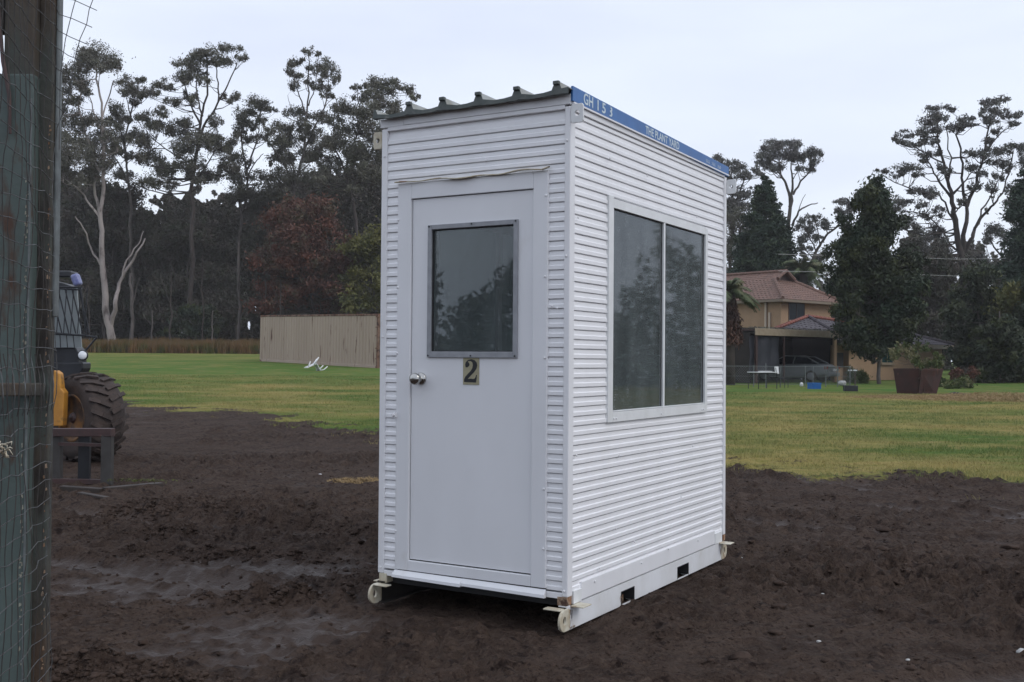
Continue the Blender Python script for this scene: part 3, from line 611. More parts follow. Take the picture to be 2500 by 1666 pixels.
# understorey trees in front of the wood
def under(label, x0, x1, y0, y1, n, leaf, depth, stems, dens=1.1, r=(45, 80), group='low trees under the gums'):
    cl = []
    for i in range(n):
        t = rnd.random(); cx = (x0+x1)/2; hw = (x1-x0)/2; yy = y0+(y1-y0)*t; k = hw*math.sqrt(max(.15, 1-(1-min(1, t*1.9))**2))
        cl.append((cx+rnd.uniform(-k, k), yy, rnd.uniform(*r), rnd.uniform(r[0]*.7, r[1]*.7)))
    return tree('bushy_tree', label, 'tree', depth, stems, cl, A, leaf, 'bark', dens, .30, .13, group=group, dd=2)
under('dark rounded tree filling the space behind the forked pale gum trunk', 0, 560, 760, 1360, 62, 'eucd', 108, [([(250, 1480), (260, 1200), (300, 900)], 10, 4)])
under('dark tangled tree low between the tallest gum and the spindly gum', 480, 860, 900, 1400, 40, 'eucd', 104, [([(640, 1480), (650, 1200), (660, 1000)], 8, 3), ([(650, 1250), (560, 1100)], 4, 2)], 1.0)
under('low dark green bush on the grass below the tallest gum', 560, 800, 1330, 1470, 16, 'con2', 92, [([(680, 1480), (680, 1400)], 5, 3)], 1.1, (30, 50))
under('russet brown leaved tree above the left half of the container', 1000, 1420, 850, 1330, 52, 'rust_leaf', 90, [([(1240, 1480), (1230, 1250), (1200, 1000)], 8, 3), ([(1230, 1200), (1300, 1050)], 4, 2)], 1.1)
under('olive yellow tree against the left edge of the booth', 1430, 1640, 950, 1330, 26, 'yel_leaf', 88, [([(1530, 1480), (1530, 1250), (1530, 1050)], 6, 3)], 1.1)
under('dark tree behind the middle of the container', 1180, 1500, 1080, 1420, 30, 'eucd', 98, [([(1390, 1480), (1380, 1250)], 7, 3)], 1.1)
under('dim brownish tree between the spindly gum and the russet tree', 940, 1150, 760, 1040, 22, 'euc', 107, [([(1050, 1480), (1045, 1250), (1050, 950)], 6, 3)], .9)
# bare pale trunks standing in the wood
for i, (x, y0, y1, r, lab) in enumerate([(884, 1000, 1470, 7, 'straight grey trunk left of the container, rising from tall grass'), (1015, 1180, 1440, 4, 'thin bare trunk over the left end of the container'), (1500, 1200, 1440, 7, 'pale trunk over the right end of the container'),
        (1540, 1230, 1440, 4, 'slender leaning trunk nearest the booth edge'), (375, 1150, 1475, 8, 'short grey trunk right of the forked pale gum'), (470, 1330, 1470, 4, 'thin trunk above the dry grass right of the short grey trunk'), (760, 1330, 1475, 4, 'dark thin trunk left of the far white shed'), (120, 1200, 1470, 5, 'dim trunk left of the forked pale gum')]):
    tree('bare_trunk', lab, 'tree', 91-i*.7, [([(x, y1), (x+rnd.uniform(-5, 5), (y0+y1)/2), (x+rnd.uniform(-8, 8)+(18 if x == 1540 else 0), y0)], r, r*.6), ([(x, (y0+y1)/2), (x+40*rnd.choice((-1, 1)), y0+20)], r*.35, 1)], [], A, bark='midbark', group='bare trunks in the left wood')

for x, r, y0, lab in ((560, 5, 1130, 'dim trunk standing in the wood left of the tallest gum stem'), (715, 4, 1060, 'dim trunk standing in the wood right of the tallest gum stem'), (1090, 4, 1180, 'dim trunk rising behind the left third of the container'), (175, 4, 1180, 'dim trunk just left of the base of the forked pale gum')):
    tree('bare_trunk', lab, 'tree', 86, [([(x, 1478), (x+rnd.uniform(-4, 4), (1478+y0)/2), (x+rnd.uniform(-10, 10), y0)], r, r*.4), ([(x, (1478+y0)/2), (x+rnd.choice((-1, 1))*50, y0+20)], r*.3, .8)], [], A, bark='bark', group='bare trunks in the left wood')
# tall dry grass strip in front of the wood
n = 60000; px = rng.uniform(-60, 940, n); Yd = rng.uniform(78, 92, n)
xs = (px-1250)/FOC*Yd; zs = terrain(xs, Yd); hh = rng.uniform(.35, 1.0, n)*(1+.3*fbm(xs*.2, Yd*.2, 2))
ang = rng.uniform(0, 3.14, n); ww = .05; tx = rng.normal(size=n)*.15
V = np.stack([np.stack([xs-np.cos(ang)*ww, Yd-np.sin(ang)*ww, zs-.05], 1), np.stack([xs+np.cos(ang)*ww, Yd+np.sin(ang)*ww, zs-.05], 1), np.stack([xs+tx, Yd, zs+hh], 1)], 1).reshape(-1, 3)
setp(link('tall_grass', mkmesh('tall_grass', V, np.arange(3*n).reshape(n, 3), M['tallgrass'])), label='tall dry brown grass along the foot of the left wood', cat='grass', kind='stuff')
# far white shed seen between trunks
p = pix(575, 828, 150); sh = empty('farm_shed', (p.x, p.y, tz(p.x, p.y)), label='small far white shed between trunks left of the container', cat='shed')
zt = p.z-tz(p.x, p.y)
MB().box(-3.2, 3.0, 0, 4, 0, zt-.2).obj('wall', M['conc'], sh)
r_ = MB(); r_.prism([(-3.5, 0), (3.3, 0), (3.3, .35), (-.1, 1.0), (-3.5, .35)], 4.4, MX((0, 4.2, zt-.2), (1, 0, 0), (0, 0, 1), (0, -1, 0))); r_.obj('roof', M['plwhite'], sh)

# ------------------------------------------------------------------ RIGHT TREES
B4 = (1750, 220, .31875)
RG = 'gum trees behind the house'
tree('gum_tree', 'gum tree with a flat topped crown on a bare stem, right of the booth', 'tree', 108,
     [([(560, 1400), (552, 1150), (556, 960), (560, 820), (530, 720), (490, 650), (480, 560)], 13, 3), ([(560, 900), (580, 760), (575, 640), (570, 540)], 8, 2), ([(585, 800), (640, 700), (700, 640), (750, 570)], 5, 2), ([(580, 1040), (625, 930), (700, 885), (775, 865)], 6, 1.5), ([(625, 930), (680, 800)], 2, 1), ([(490, 650), (440, 600)], 4, 2), ([(575, 700), (620, 620)], 3, 1)],
     [(440, 430, 70, 36), (520, 410, 70, 30), (600, 420, 50, 34), (380, 500, 62, 46), (470, 500, 70, 46), (560, 500, 66, 50), (620, 520, 50, 46), (700, 500, 50, 36), (750, 480, 44, 36), (760, 560, 36, 36), (400, 590, 44, 40), (470, 590, 50, 34), (720, 600, 36, 26), (350, 560, 36, 26), (640, 600, 36, 22)],
     B4, 'euc2', 'midbark', group=RG)
tree('gum_tree', 'loose crowned gum tree half hidden by the booth roof end', 'tree', 104,
     [([(100, 1500), (110, 1200), (120, 900), (130, 700)], 10, 3), ([(115, 900), (180, 780), (220, 650)], 5, 2), ([(120, 1000), (60, 850)], 4, 2)],
     [(20, 520, 40, 36), (60, 560, 40, 30), (140, 585, 70, 36), (180, 640, 50, 36), (240, 660, 30, 24), (300, 610, 36, 30), (340, 640, 26, 20), (120, 680, 50, 40), (180, 800, 70, 40), (90, 850, 60, 40), (240, 790, 50, 30), (150, 900, 80, 50), (60, 960, 60, 60), (60, 740, 40, 40), (200, 880, 50, 40)],
     B4, 'euc2', 'bark', group=RG)
tree('bushy_tree', 'brown grey tree against the right edge of the booth above the house roof', 'tree', 96,
     [([(170, 1500), (170, 1300), (180, 1050)], 8, 3)], [(120, 960, 70, 50), (200, 980, 70, 50), (130, 1050, 90, 60), (220, 1080, 80, 60), (110, 1160, 80, 60), (200, 1190, 90, 60), (120, 1260, 90, 50), (230, 1280, 90, 50)], B4, 'euc', 'bark', 1.0)
tree('gum_tree', 'low open gum tree leaning right beside the pointed dark tree', 'tree', 102,
     [([(700, 1500), (735, 1300), (760, 1240), (800, 1170), (850, 1100), (920, 1050), (1000, 1020)], 9, 3), ([(760, 1240), (700, 1100), (660, 1050)], 3, 1.5), ([(790, 1180), (770, 1060), (750, 980)], 3, 1.5), ([(960, 1035), (960, 940)], 3, 1.5), ([(740, 1290), (690, 1240), (650, 1200)], 3, 1)],
     [(750, 975, 50, 26), (680, 1010, 44, 30), (790, 1020, 50, 26), (650, 1060, 40, 30), (730, 1060, 46, 30), (840, 1040, 40, 24), (690, 1130, 50, 36), (640, 1150, 34, 40), (770, 1130, 40, 30), (680, 1210, 50, 26), (950, 850, 50, 18), (1000, 870, 40, 26), (930, 920, 34, 26), (1000, 940, 44, 36), (960, 990, 40, 22), (1040, 890, 30, 26), (1100, 800, 40, 20), (780, 1280, 50, 26), (830, 1260, 40, 20)],
     B4, 'euc2', 'midbark', .85, group=RG)
tree('gum_tree', 'very large many stemmed gum tree with a wide open crown at the right', 'tree', 90,
     [([(1890, 1620), (1885, 1400), (1870, 1260), (1840, 1100), (1810, 940), (1800, 820), (1770, 700), (1740, 560), (1690, 400), (1690, 260)], 22, 3),
      ([(1880, 1250), (1900, 1060), (1915, 900), (1885, 750), (1880, 640), (1870, 450), (1830, 340)], 12, 3), ([(1900, 1240), (1960, 1130), (1975, 1060), (2050, 950), (2120, 880), (2190, 790), (2240, 640), (2270, 480)], 10, 2),
      ([(1915, 890), (1990, 720), (2050, 480), (2080, 300), (2110, 160)], 9, 2), ([(1800, 830), (1700, 700), (1650, 600), (1600, 500)], 6, 2), ([(1805, 800), (1880, 720), (1960, 620)], 6, 2), ([(1830, 1060), (1750, 860), (1690, 790), (1560, 780)], 6, 2),
      ([(1470, 750), (1330, 690), (1270, 650)], 2.5, 1.2), ([(1690, 800), (1580, 790), (1470, 750)], 4, 2.5), ([(1740, 560), (1600, 480), (1480, 440), (1420, 410)], 3.5, 1.5), ([(1960, 1130), (2000, 1010), (2060, 880), (2150, 700)], 7, 2),
      ([(1850, 1230), (1790, 1190), (1700, 1050), (1600, 950), (1450, 930)], 5, 2), ([(2050, 480), (2150, 360), (2250, 250)], 4, 1.5), ([(1770, 700), (1800, 520), (1760, 300)], 5, 2), ([(1830, 340), (1920, 250)], 3, 1)],
     [(1690, 140, 60, 26), (1790, 145, 46, 20), (1650, 190, 60, 36), (1610, 240, 60, 34), (1720, 210, 50, 34), (1590, 310, 60, 36), (1670, 300, 50, 36), (1590, 380, 50, 36), (1660, 390, 40, 30), (1460, 345, 70, 26), (1410, 390, 34, 22), (1360, 372, 20, 14), (1460, 410, 40, 22), (1530, 420, 30, 22),
      (1820, 290, 66, 26), (1900, 220, 56, 26), (1930, 260, 50, 26), (1860, 270, 50, 26), (2080, 90, 60, 30), (2160, 75, 60, 26), (2060, 160, 50, 40), (2150, 160, 60, 34), (2230, 190, 56, 34), (2310, 190, 32, 30), (2100, 240, 46, 36), (2270, 260, 40, 22), (2060, 220, 34, 26),
      (1610, 500, 56, 26), (1590, 540, 40, 24), (1430, 600, 66, 28), (1500, 600, 60, 30), (1270, 620, 44, 20), (1380, 650, 44, 22), (1540, 650, 40, 22), (1710, 590, 36, 26), (1770, 620, 40, 26), (1950, 590, 50, 34), (2020, 500, 50, 34), (2110, 480, 60, 36), (2200, 470, 60, 36), (2250, 420, 46, 30),
      (2150, 560, 60, 40), (2230, 590, 44, 40), (1980, 740, 46, 36), (1870, 850, 30, 34), (1590, 770, 66, 36), (1660, 800, 60, 36), (1500, 770, 40, 24), (1440, 860, 66, 30), (1380, 850, 50, 26), (1560, 880, 40, 26), (1370, 910, 40, 30), (1700, 930, 50, 36), (1620, 960, 50, 30), (1460, 990, 66, 26), (1450, 1040, 56, 34), (1550, 1060, 50, 40),
      (2160, 660, 40, 36), (2100, 760, 40, 36), (2040, 640, 34, 26), (1690, 1060, 50, 46), (1620, 1120, 56, 50), (1720, 1140, 50, 50), (1640, 1210, 70, 40), (1750, 1240, 60, 36), (2080, 380, 40, 34), (2150, 320, 36, 26), (1940, 480, 34, 26), (1700, 480, 26, 24)],
     B4, 'euc2', 'bark', .8, group=RG)
tree('gum_tree', 'gum tree with drooping leaves at the right edge behind the stacked conifer', 'tree', 94,
     [([(2230, 1600), (2240, 1400), (2180, 1270), (2120, 1200), (2090, 1130)], 9, 2), ([(2240, 1350), (2320, 1200), (2390, 1000), (2430, 800)], 8, 3), ([(2170, 1260), (2230, 1150)], 3, 2), ([(2010, 1400), (2100, 1330), (2200, 1270)], 4, 2)],
     [(2100, 1070, 50, 30), (2160, 1090, 50, 36), (2070, 1150, 40, 40), (2220, 1150, 50, 40), (2250, 770, 50, 30), (2310, 740, 50, 30), (2260, 850, 50, 40), (2340, 830, 50, 44), (2310, 920, 50, 40), (2250, 980, 40, 34), (2370, 990, 50, 60), (2400, 450, 70, 40), (2360, 560, 50, 60), (2440, 560, 60, 60), (2320, 430, 40, 20), (2440, 700, 60, 60), (2020, 1300, 70, 40), (1960, 1360, 50, 40), (2080, 1350, 60, 50), (2160, 1380, 70, 40), (2240, 1330, 60, 50), (2310, 1250, 40, 50)],
     B4, 'euc2', 'bark', 1.0, group=RG)
conifer('conifer_tree', 'tall blue green conifer behind the house roof, next to the booth', 1868, 430, 700, 92, 92, 'con', .30, 1.5, .75)
conifer('conifer_tree', 'layered dark conifer cut off by the right edge of the photo', 2530, 330, 760, 92, 78, 'con', .30, 1.3, .6)
# the dark pointed tree in front of the house
def blobtree(name, label, depth, trunk, clumps, leaf, dens, lsz, group=None):
    return tree(name, label, 'tree', depth, trunk, clumps, (0, 0, 1), leaf, 'midbark', dens, lsz, lsz*.42, group=group, dd=1.6)
cl = []
prof = [(470, 14), (500, 24), (530, 34), (560, 48), (590, 66), (620, 88), (650, 100), (680, 112), (710, 116), (740, 114), (770, 110), (800, 98), (825, 76), (845, 50)]
for y, hw in prof:
    for k in range(int(3+hw/9)):
        cl.append((2138+rnd.uniform(-hw, hw)*.86+(y-660)*.03, y+rnd.uniform(-14, 14), 20+rnd.random()*12, 17+rnd.random()*10))
cl += [(2090, 500, 14, 18), (2060, 540, 18, 18), (2035, 620, 22, 14), (2018, 660, 16, 16), (2075, 560, 20, 18), (2160, 500, 12, 20), (2172, 555, 22, 16), (2025, 700, 18, 20), (2240, 760, 20, 26), (2250, 700, 18, 26), (2245, 640, 18, 20)]
blobtree('cypress_tree', 'large dark dense tree on a pale trunk in front of the house', 56, [([(2146, 938), (2146, 880), (2142, 780), (2140, 650), (2138, 500)], 11, 2)], cl, 'con2', 1.5, .24)
# dark masses right
for lab, x, y0, y1, hw, D, lf in [('black green tree mass right of the house', 2385, 650, 900, 62, 66, 'con2'), ('brownish dim tree behind the low wing of the house', 2280, 600, 880, 60, 88, 'eucd'),
        ('olive topped dark tree at the right edge of the photo', 2490, 690, 900, 60, 64, 'yel_leaf'), ('dark undergrowth tree between the two dark masses on the right', 2440, 760, 920, 46, 60, 'con2'), ('dark tree just outside the right corner above the grass', 2560, 640, 930, 70, 62, 'con2'), ('dim brown tree low behind the dark dense tree', 2215, 600, 820, 50, 92, 'eucd')]:
    cl = []
    for i in range(46):
        t = rnd.random(); k = hw*math.sqrt(max(.2, 1-(1-min(1, t*1.8))**2)); cl.append((x+rnd.uniform(-k, k), y0+20+(y1-y0)*t, 18+rnd.random()*14, 15+rnd.random()*12))
    blobtree('bushy_tree', lab, D, [([(x, 930), (x, 850), (x, 760)], 6, 3)], cl, lf, 1.25, .28, 'dark trees right of the house')
for lab, x, y, rx, D in [('green grassy shrub at the foot of the house wall left of the pale trunk', 2090, 920, 24, 58), ('reddish brown bush under the dark trees right of the skip', 2350, 915, 34, 57), ('green weeds behind the rusty skip', 2330, 935, 40, 50)]:
    cl = [(x+rnd.uniform(-rx, rx), y+rnd.uniform(-8, 16), 10, 9) for i in range(14)]
    blobtree('low_shrub', lab, D, [([(x, 945), (x, 925)], 2, 1)], cl, 'rust_leaf' if 'reddish' in lab else 'shrub', 1.6, .14, 'low shrubs by the house')
palm('palm_tree', 'feathery palm showing above the house roof', 1962, 668, 88, 3.6, 42, 'palm')
palm('palm_tree', 'arching palm with dead brown skirt against the right edge of the booth', 1776, 716, 52, 2.1, 34, 'palm', True, .35)
# power lines
for y0, y1, lab in ((627, 631, 'upper thin pale power line in front of the brown trees'), (668, 672, 'lower thin pale power line in front of the brown trees')):
    a = pix(2170, y0, 74); b = pix(2480, y1, 78); m_ = a.lerp(b, .5)-Vector((0, 0, .12))
    o = MB().tube([pix(1900, y0-6, 70), a, m_, b, pix(2700, y1+3, 82)], .012, 5).obj('power_line', M['conc'])
    setp(o, label=lab, cat='power line', group='power lines')

# ------------------------------------------------------------------ out of frame tree belts (mirrored in the booth's glass)
def belt(name, label, az0, az1, dist, hgt, n=45000, lsz=.45):
    an = np.radians(rng.uniform(az0, az1, n)); r_ = dist+rng.uniform(0, 14, n); t = rng.uniform(0, 1, n)
    top = hgt*(.75+.9*np.clip(fbm(an*14, an*0+3.3, 4), -.4, .8)); x = np.sin(an)*r_; y = np.cos(an)*r_; z = terrain(x, y)+t*top
    keep = (fbm(an*22, z*.35, 3) > -.9+1.0*sstep(.75, 1.0, t))
    V, F = leaves(np.stack([x, y, z], 1)[keep], lsz, lsz*.4); return setp(link(name, mkmesh(name, V, F, M['euc'])), label=label, cat='woodland', kind='stuff')
belt('side_woodland', 'tree belt beyond the right side of the paddock', 34, 84, 48, 8.2)
belt('rear_woodland', 'tree belt behind the yard', -150, -88, 38, 5.2)

# ------------------------------------------------------------------ SHIPPING CONTAINER
a = gpix(922, 904); a = Vector((pix(922, 904, 51).x, 51, 0)); b = pix(620, 885, 61); dirc = Vector((b.x-a.x, b.y-a.y, 0)).normalized(); nrm = Vector((dirc.y, -dirc.x, 0))
if nrm.y > 0: nrm = -nrm
zc = min(tz(a.x, a.y), tz(b.x, b.y)); ln = (Vector((b.x, b.y, 0))-Vector((a.x, a.y, 0))).length; ln = 12.2
ct = empty('shipping_container', (a.x, a.y, tz(a.x, a.y)-.03), math.atan2(dirc.y, dirc.x), label='beige shipping container with rust streaks standing on the grass', cat='shipping container')
slope = (tz(a.x+dirc.x*ln, a.y+dirc.y*ln)-tz(a.x, a.y))/ln; ct.rotation_euler = (0, -math.atan(slope), math.atan2(dirc.y, dirc.x))
# in local coords x along the side, -y or +y toward camera
sgn = 1 if (Matrix.Rotation(math.atan2(dirc.y, dirc.x), 3, 'Z') @ Vector((0, 1, 0))).dot(nrm) > 0 else -1
H = 2.62
mb = MB(); vs = []; fs = []; pitch = .278; x = .12; y = 0
while x < ln-.12:
    for dx, dy in ((0, 0), (.07, 0), (.11, -.036), (.18, -.036), (.22, 0)): vs += [(x+dx, sgn*dy, .16), (x+dx, sgn*dy, H-.1)]
    x += pitch
fs = [(2*i, 2*i+2, 2*i+3, 2*i+1) for i in range(len(vs)//2-1)]
mb.add(vs, fs); mb.obj('side_panel', M['contain'], ct)
MB().box(0, ln, -sgn*2.44 if sgn > 0 else 2.40, -sgn*2.40 if sgn > 0 else 2.44, .1, H).obj('rear_panel', M['contain'], ct)
mb = MB(); y0, y1 = sorted((-sgn*2.4, -sgn*.02)); mb.box(ln-.03, ln-.0, y0, y1, .1, H-.05); mb.obj('end_panel', M['contain'], ct)
mb = MB(); mb.box(.05, ln-.05, y0, y1, H-.06, H-.02); mb.obj('roof_panel', M['crust'], ct)
y0, y1 = sorted((sgn*.012, -sgn*.07)); bevel(MB().box(.14, ln-.14, y0, y1, H-.09, H).obj('top_rail', M['crust'], ct), .01)
bevel(MB().box(.14, ln-.14, y0, y1, .02, .16).obj('bottom_rail', M['contain'], ct), .01)
for xx in (0, ln-.14):
    for yy in (0, 1):
        yo = -sgn*2.30 if yy else 0; y0, y1 = sorted((sgn*.02+yo, -sgn*.14+yo)); MB().box(xx, xx+.14, y0, y1, .12, H-.12).obj('corner_post', M['crust' if xx == 0 else 'contain'], ct)
        for z0 in (0, H-.12): y0, y1 = sorted((sgn*.028+yo, -sgn*.15+yo)); MB().box(xx-.01, xx+.17, y0, y1, z0, z0+.12).obj('corner_casting', M['crust'], ct)
for k in range(5):
    y0, y1 = sorted((sgn*.03, sgn*.09)); z = .45+.5*k+(.1 if k == 2 else 0); MB().box(-.06, .13, y0, y1, z, z+.05).obj('hinge', M['crust'], ct)
for k in range(2):
    y0, y1 = sorted((-sgn*(.1+k*1.15), -sgn*(1.2+k*1.15))); dd_ = MB().box(-.05, 0, y0, y1, .15, H-.12).obj('door', M['contain'], ct)
    for q in (.3, .8): MB().tube([(-.09, -sgn*(.1+k*1.15+q), .15), (-.09, -sgn*(.1+k*1.15+q), H-.15)], .02, 6).obj('lock_bar', M['crust'], dd_)

# ------------------------------------------------------------------ OVERTURNED WHITE CHAIR
p = gpix(770, 906); ch = empty('plastic_chair', p, .5, label='white plastic chair tipped over on the grass before the container', cat='chair')
def slab(a, b, c, d, th, name, mt, parent):
    n_ = (Vector(b)-Vector(a)).cross(Vector(d)-Vector(a)).normalized()*th
    q = [Vector(t) for t in (a, b, c, d)]; mbx = MB(); mbx.add(q+[t+n_ for t in q], [(3, 2, 1, 0), (4, 5, 6, 7), (0, 1, 5, 4), (1, 2, 6, 5), (2, 3, 7, 6), (3, 0, 4, 7)]); return bevel(mbx.obj(name, mt, parent), .01)
slab((-.45, -.25, .12), (-.02, -.25, .30), (-.02, .22, .30), (-.45, .22, .12), .03, 'seat', M['plwhite'], ch)
slab((-.02, -.25, .30), (.15, -.25, .0), (.15, .22, .0), (-.02, .22, .30), .03, 'backrest', M['plwhite'], ch)
for (p0, p1) in (((-.14, -.22, .26), (.06, -.26, .60)), ((-.05, .20, .28), (.22, .22, .60)), ((-.40, -.2, .14), (-.30, -.22, .42)), ((-.1, .1, .2), (.10, .15, .52))): MB().tube([p0, p1], [.035, .024], 6).obj('leg', M['plwhite'], ch, True)
MB().tube([(.12, -.26, .02), (.30, -.28, .06), (.46, -.28, .20)], .025, 6).obj('armrest', M['plwhite'], ch, True)
MB().tube([(.12, .24, .02), (.30, .25, .10), (.44, .25, .24)], .025, 6).obj('armrest', M['plwhite'], ch, True)


# ------------------------------------------------------------------ THE WHITE BOOTH
# local axes: x to the right along the door wall (0 at the near corner, -W at the left), y away along the window wall, z up from the wall foot
W, LEN, HB = 1.18, 2.325, 2.456
bt = empty('site_booth', (BX, BY, .16), -BA, label='white ribbed metal site booth with numbered door and big side window on the mud', cat='booth')
def B(name, mt, parent=bt, bev=0, smooth=False, **k):
    return None
def bbox(name, x0, x1, y0, y1, z0, z1, mt, parent=bt, bv=.0025):
    o = MB().box(x0, x1, y0, y1, z0, z1).obj(name, M[mt], parent)
    if bv: bevel(o, bv, 2)
    return o
P_ = .0487
prof_b = [(-.006, -.0012), (0, -.0012), (.0005, -.0215), (.0065, -.0265), (.0065, -.0440), (.0, -.0472), (-.006, -.0472)]   # (outward, z)
def boardmesh(a, b, face):
    """ribbed cladding board; face 'front': runs in x, outward -y; 'side': runs in y, outward +x"""
    n = len(prof_b); vs = []
    for e in (a, b):
        for d, z in prof_b: vs.append((e, -d+.0125, z) if face == 'front' else (d-.0125, e, z))
    fs = [(i, (i+1) % n, n+(i+1) % n, n+i) for i in range(n)]+[tuple(range(n-1, -1, -1)), tuple(range(n, 2*n))]
    return mkmesh('cladding_board', vs, fs, M['board'])
bm_cache = {}
def board(a, b, face, z):
    k = (a, b, face)
    if k not in bm_cache: bm_cache[k] = boardmesh(a, b, face)
    o = link('cladding_board', bm_cache[k], bt, (rnd.uniform(-.0004, .0004), rnd.uniform(-.0004, .0004), z+rnd.uniform(-.0006, .0006)))
    return o
z0 = 1.972+P_*10
zz = [z0-P_*i for i in range(-1, 52)]
for z in zz:
    if z > 2.458 or z-P_ < -.004: continue
    if z-P_ > 2.10: board(-1.1435, -.033, 'front', z)
    else:
        board(-1.1435, -1.058, 'front', z)
        board(-.126, -.033, 'front', z)
z0 = 2.354+P_*2
for i in range(52):
    z = z0-P_*i
    if z-P_ < .012: continue
    if z-P_ > 2.03 or z < .885: board(.053, 2.292, 'side', z)
    else: board(.053, .452, 'side', z); board(1.952, 2.292, 'side', z)
# backing, inner lining (four wall panels each way)
bbox('wall_panel', -1.15, -.03, .0205, .026, 2.05, 2.44, 'board'); bbox('wall_panel', -1.15, -1.0, .0205, .026, .03, 2.05, 'board'); bbox('wall_panel', -.18, -.03, .0205, .026, .03, 2.05, 'board')
bbox('wall_panel', -.026, -.0205, .05, 2.30, .03, .87, 'board'); bbox('wall_panel', -.026, -.0205, .05, 2.30, 2.03, 2.44, 'board')
bbox('wall_panel', -.026, -.0205, .05, .48, .87, 2.03, 'board'); bbox('wall_panel', -.026, -.0205, 1.93, 2.30, .87, 2.03, 'board')
# back and left outer walls: plain ribbed sheets
def ribsheet(name, face):
    vs = []; 
    pts = []
    z = 2.44
    while z-P_ > 0:
        for d, dz in ((0, 0), (0, -.020), (.007, -.025), (.007, -.043)): pts.append((d, z+dz))
        z -= P_
    for e in (0, 1):
        for d, z in pts:
            vs.append((-W+.045 + e*(W-.09), LEN-.012+d, z) if face == 'back' else (-W+.012-d, .045+e*(LEN-.09), z))
    n = len(pts); return link(name, mkmesh(name, vs, [(i, i+1, n+i+1, n+i) for i in range(n-1)], M['board']), bt)
ribsheet('rear_cladding', 'back')
for (a, b, c, d) in ((.045, 2.28, .0, .88), (.045, 2.28, 2.02, 2.44), (.045, .49, .88, 2.02), (1.93, 2.28, .88, 2.02)):
    mb = MB(); z = d; P2 = []
    while z-P_ > c-.01:
        for q, dz in ((0, 0), (0, -.020), (.007, -.025), (.007, -.043)): P2.append((q, z+dz))
        z -= P_
    P2.append((0, c)); mb.add([(-W+.012-q, y, z) for y in (a, b) for q, z in P2], [(i, i+1, len(P2)+i+1, len(P2)+i) for i in range(len(P2)-1)]); mb.obj('left_cladding', M['board'], bt)
lwn = empty('left_window', (0, 0, 0)); lwn.parent = bt
for (a, b, c, d) in ((.46, .508, .85, 2.05), (1.917, 1.957, .85, 2.05), (.5082, 1.9168, .85, .90), (.5082, 1.9168, 2.003, 2.05), (1.19, 1.235, .9002, 2.0028)): bbox('window_frame', -W-.003, -W+.045, a, b, c, d, 'alu', lwn)
for y0, y1 in ((.5085, 1.1895), (1.2355, 1.9165)): MB().box(-W+.018, -W+.022, y0, y1, .901, 2.0025).obj('window_pane', M['wglass'], lwn)
# corner posts
def angle(x0, x1, y0, y1): return None
bbox('corner_post', -.0345, 0, 0, .055, .0, 2.452, 'white', bv=.006)
bbox('corner_post', -W, -1.1415, 0, .055, .0, 2.452, 'white', bv=.004)
bbox('corner_post', -.05, .002, 2.285, LEN, .0, 2.44, 'white', bv=.004)
bbox('corner_post', -W, -W+.05, 2.285, LEN, .0, 2.44, 'white', bv=.004)
bbox('bottom_rail', -1.1415, -.0345, .004, .04, -.012, .018, 'white')
bbox('bottom_rail', -.03, .0015, .152, 2.12, -.038, .052, 'white')
bbox('bottom_rail', -W-.0, -W+.03, .06, 2.28, -.038, .03, 'white')
bbox('bottom_rail', -W+.05, -.05, 2.295, 2.32, -.15, .03, 'white')  # rear rail deepened into an added, unseen skirt that darkens the underside
bbox('top_rail', -.03, .0025, .055, 2.285, 2.432, 2.462, 'white')
bbox('top_rail', -1.1415, -.0345, -.0015, .03, 2.438, 2.460, 'white')
bbox('floor', -W+.03, -.03, .03, LEN-.03, .02, .05, 'wood', bv=0)
bbox('underframe', -W+.06, -.06, .06, LEN-.06, -.06, .019, 'seal', bv=0)
for yy in (.0, .75, 1.5): bbox('cross_member', -W+.02, -.02, .35+yy, .41+yy, -.13, -.061, 'seal', bv=0)
# interior lining
LX0, LX1, LY0, LY1 = -W+.04, -.045, .045, LEN-.04
bbox('ceiling', LX0, LX1, LY0, LY1, 2.30, 2.32, 'inner', bv=0)
bbox('lining_panel', LX0, LX1, LY1, LY1+.01, .05, 2.30, 'inner', bv=0)
bbox('lining_panel', -.045, -.035, LY0, LY1, .05, .87, 'inner', bv=0); bbox('lining_panel', -.045, -.035, LY0, LY1, 2.03, 2.30, 'inner', bv=0)
bbox('lining_panel', -.045, -.035, LY0, .49, .87, 2.03, 'inner', bv=0); bbox('lining_panel', -.045, -.035, 1.93, LY1, .87, 2.03, 'inner', bv=0)
bbox('lining_panel', LX0-.01, LX0, LY0, LY1, .05, .88, 'inner', bv=0); bbox('lining_panel', LX0-.01, LX0, LY0, LY1, 2.02, 2.30, 'inner', bv=0)
bbox('lining_panel', LX0-.01, LX0, LY0, .48, .88, 2.02, 'inner', bv=0); bbox('lining_panel', LX0-.01, LX0, 1.94, LY1, .88, 2.02, 'inner', bv=0)
bbox('stud', -.62, -.55, LY1-.05, LY1-.001, .05, 2.30, 'seal', bv=0)
bbox('counter', -.36, -.047, .47, 1.95, .865, .89, 'winwhite')
bbox('counter_leg', -.36, -.33, .5, .53, .05, .864, 'alu', bv=0); bbox('counter_leg', -.36, -.33, 1.88, 1.91, .05, .864, 'alu', bv=0)
bbox('door_lining', LX0, -.98, .03, .045, .05, 2.3, 'inner', bv=0); bbox('door_lining', -.2, LX1, .03, .045, .05, 2.3, 'inner', bv=0); bbox('door_lining', -.98, -.2, .03, .045, 2.06, 2.3, 'inner', bv=0)
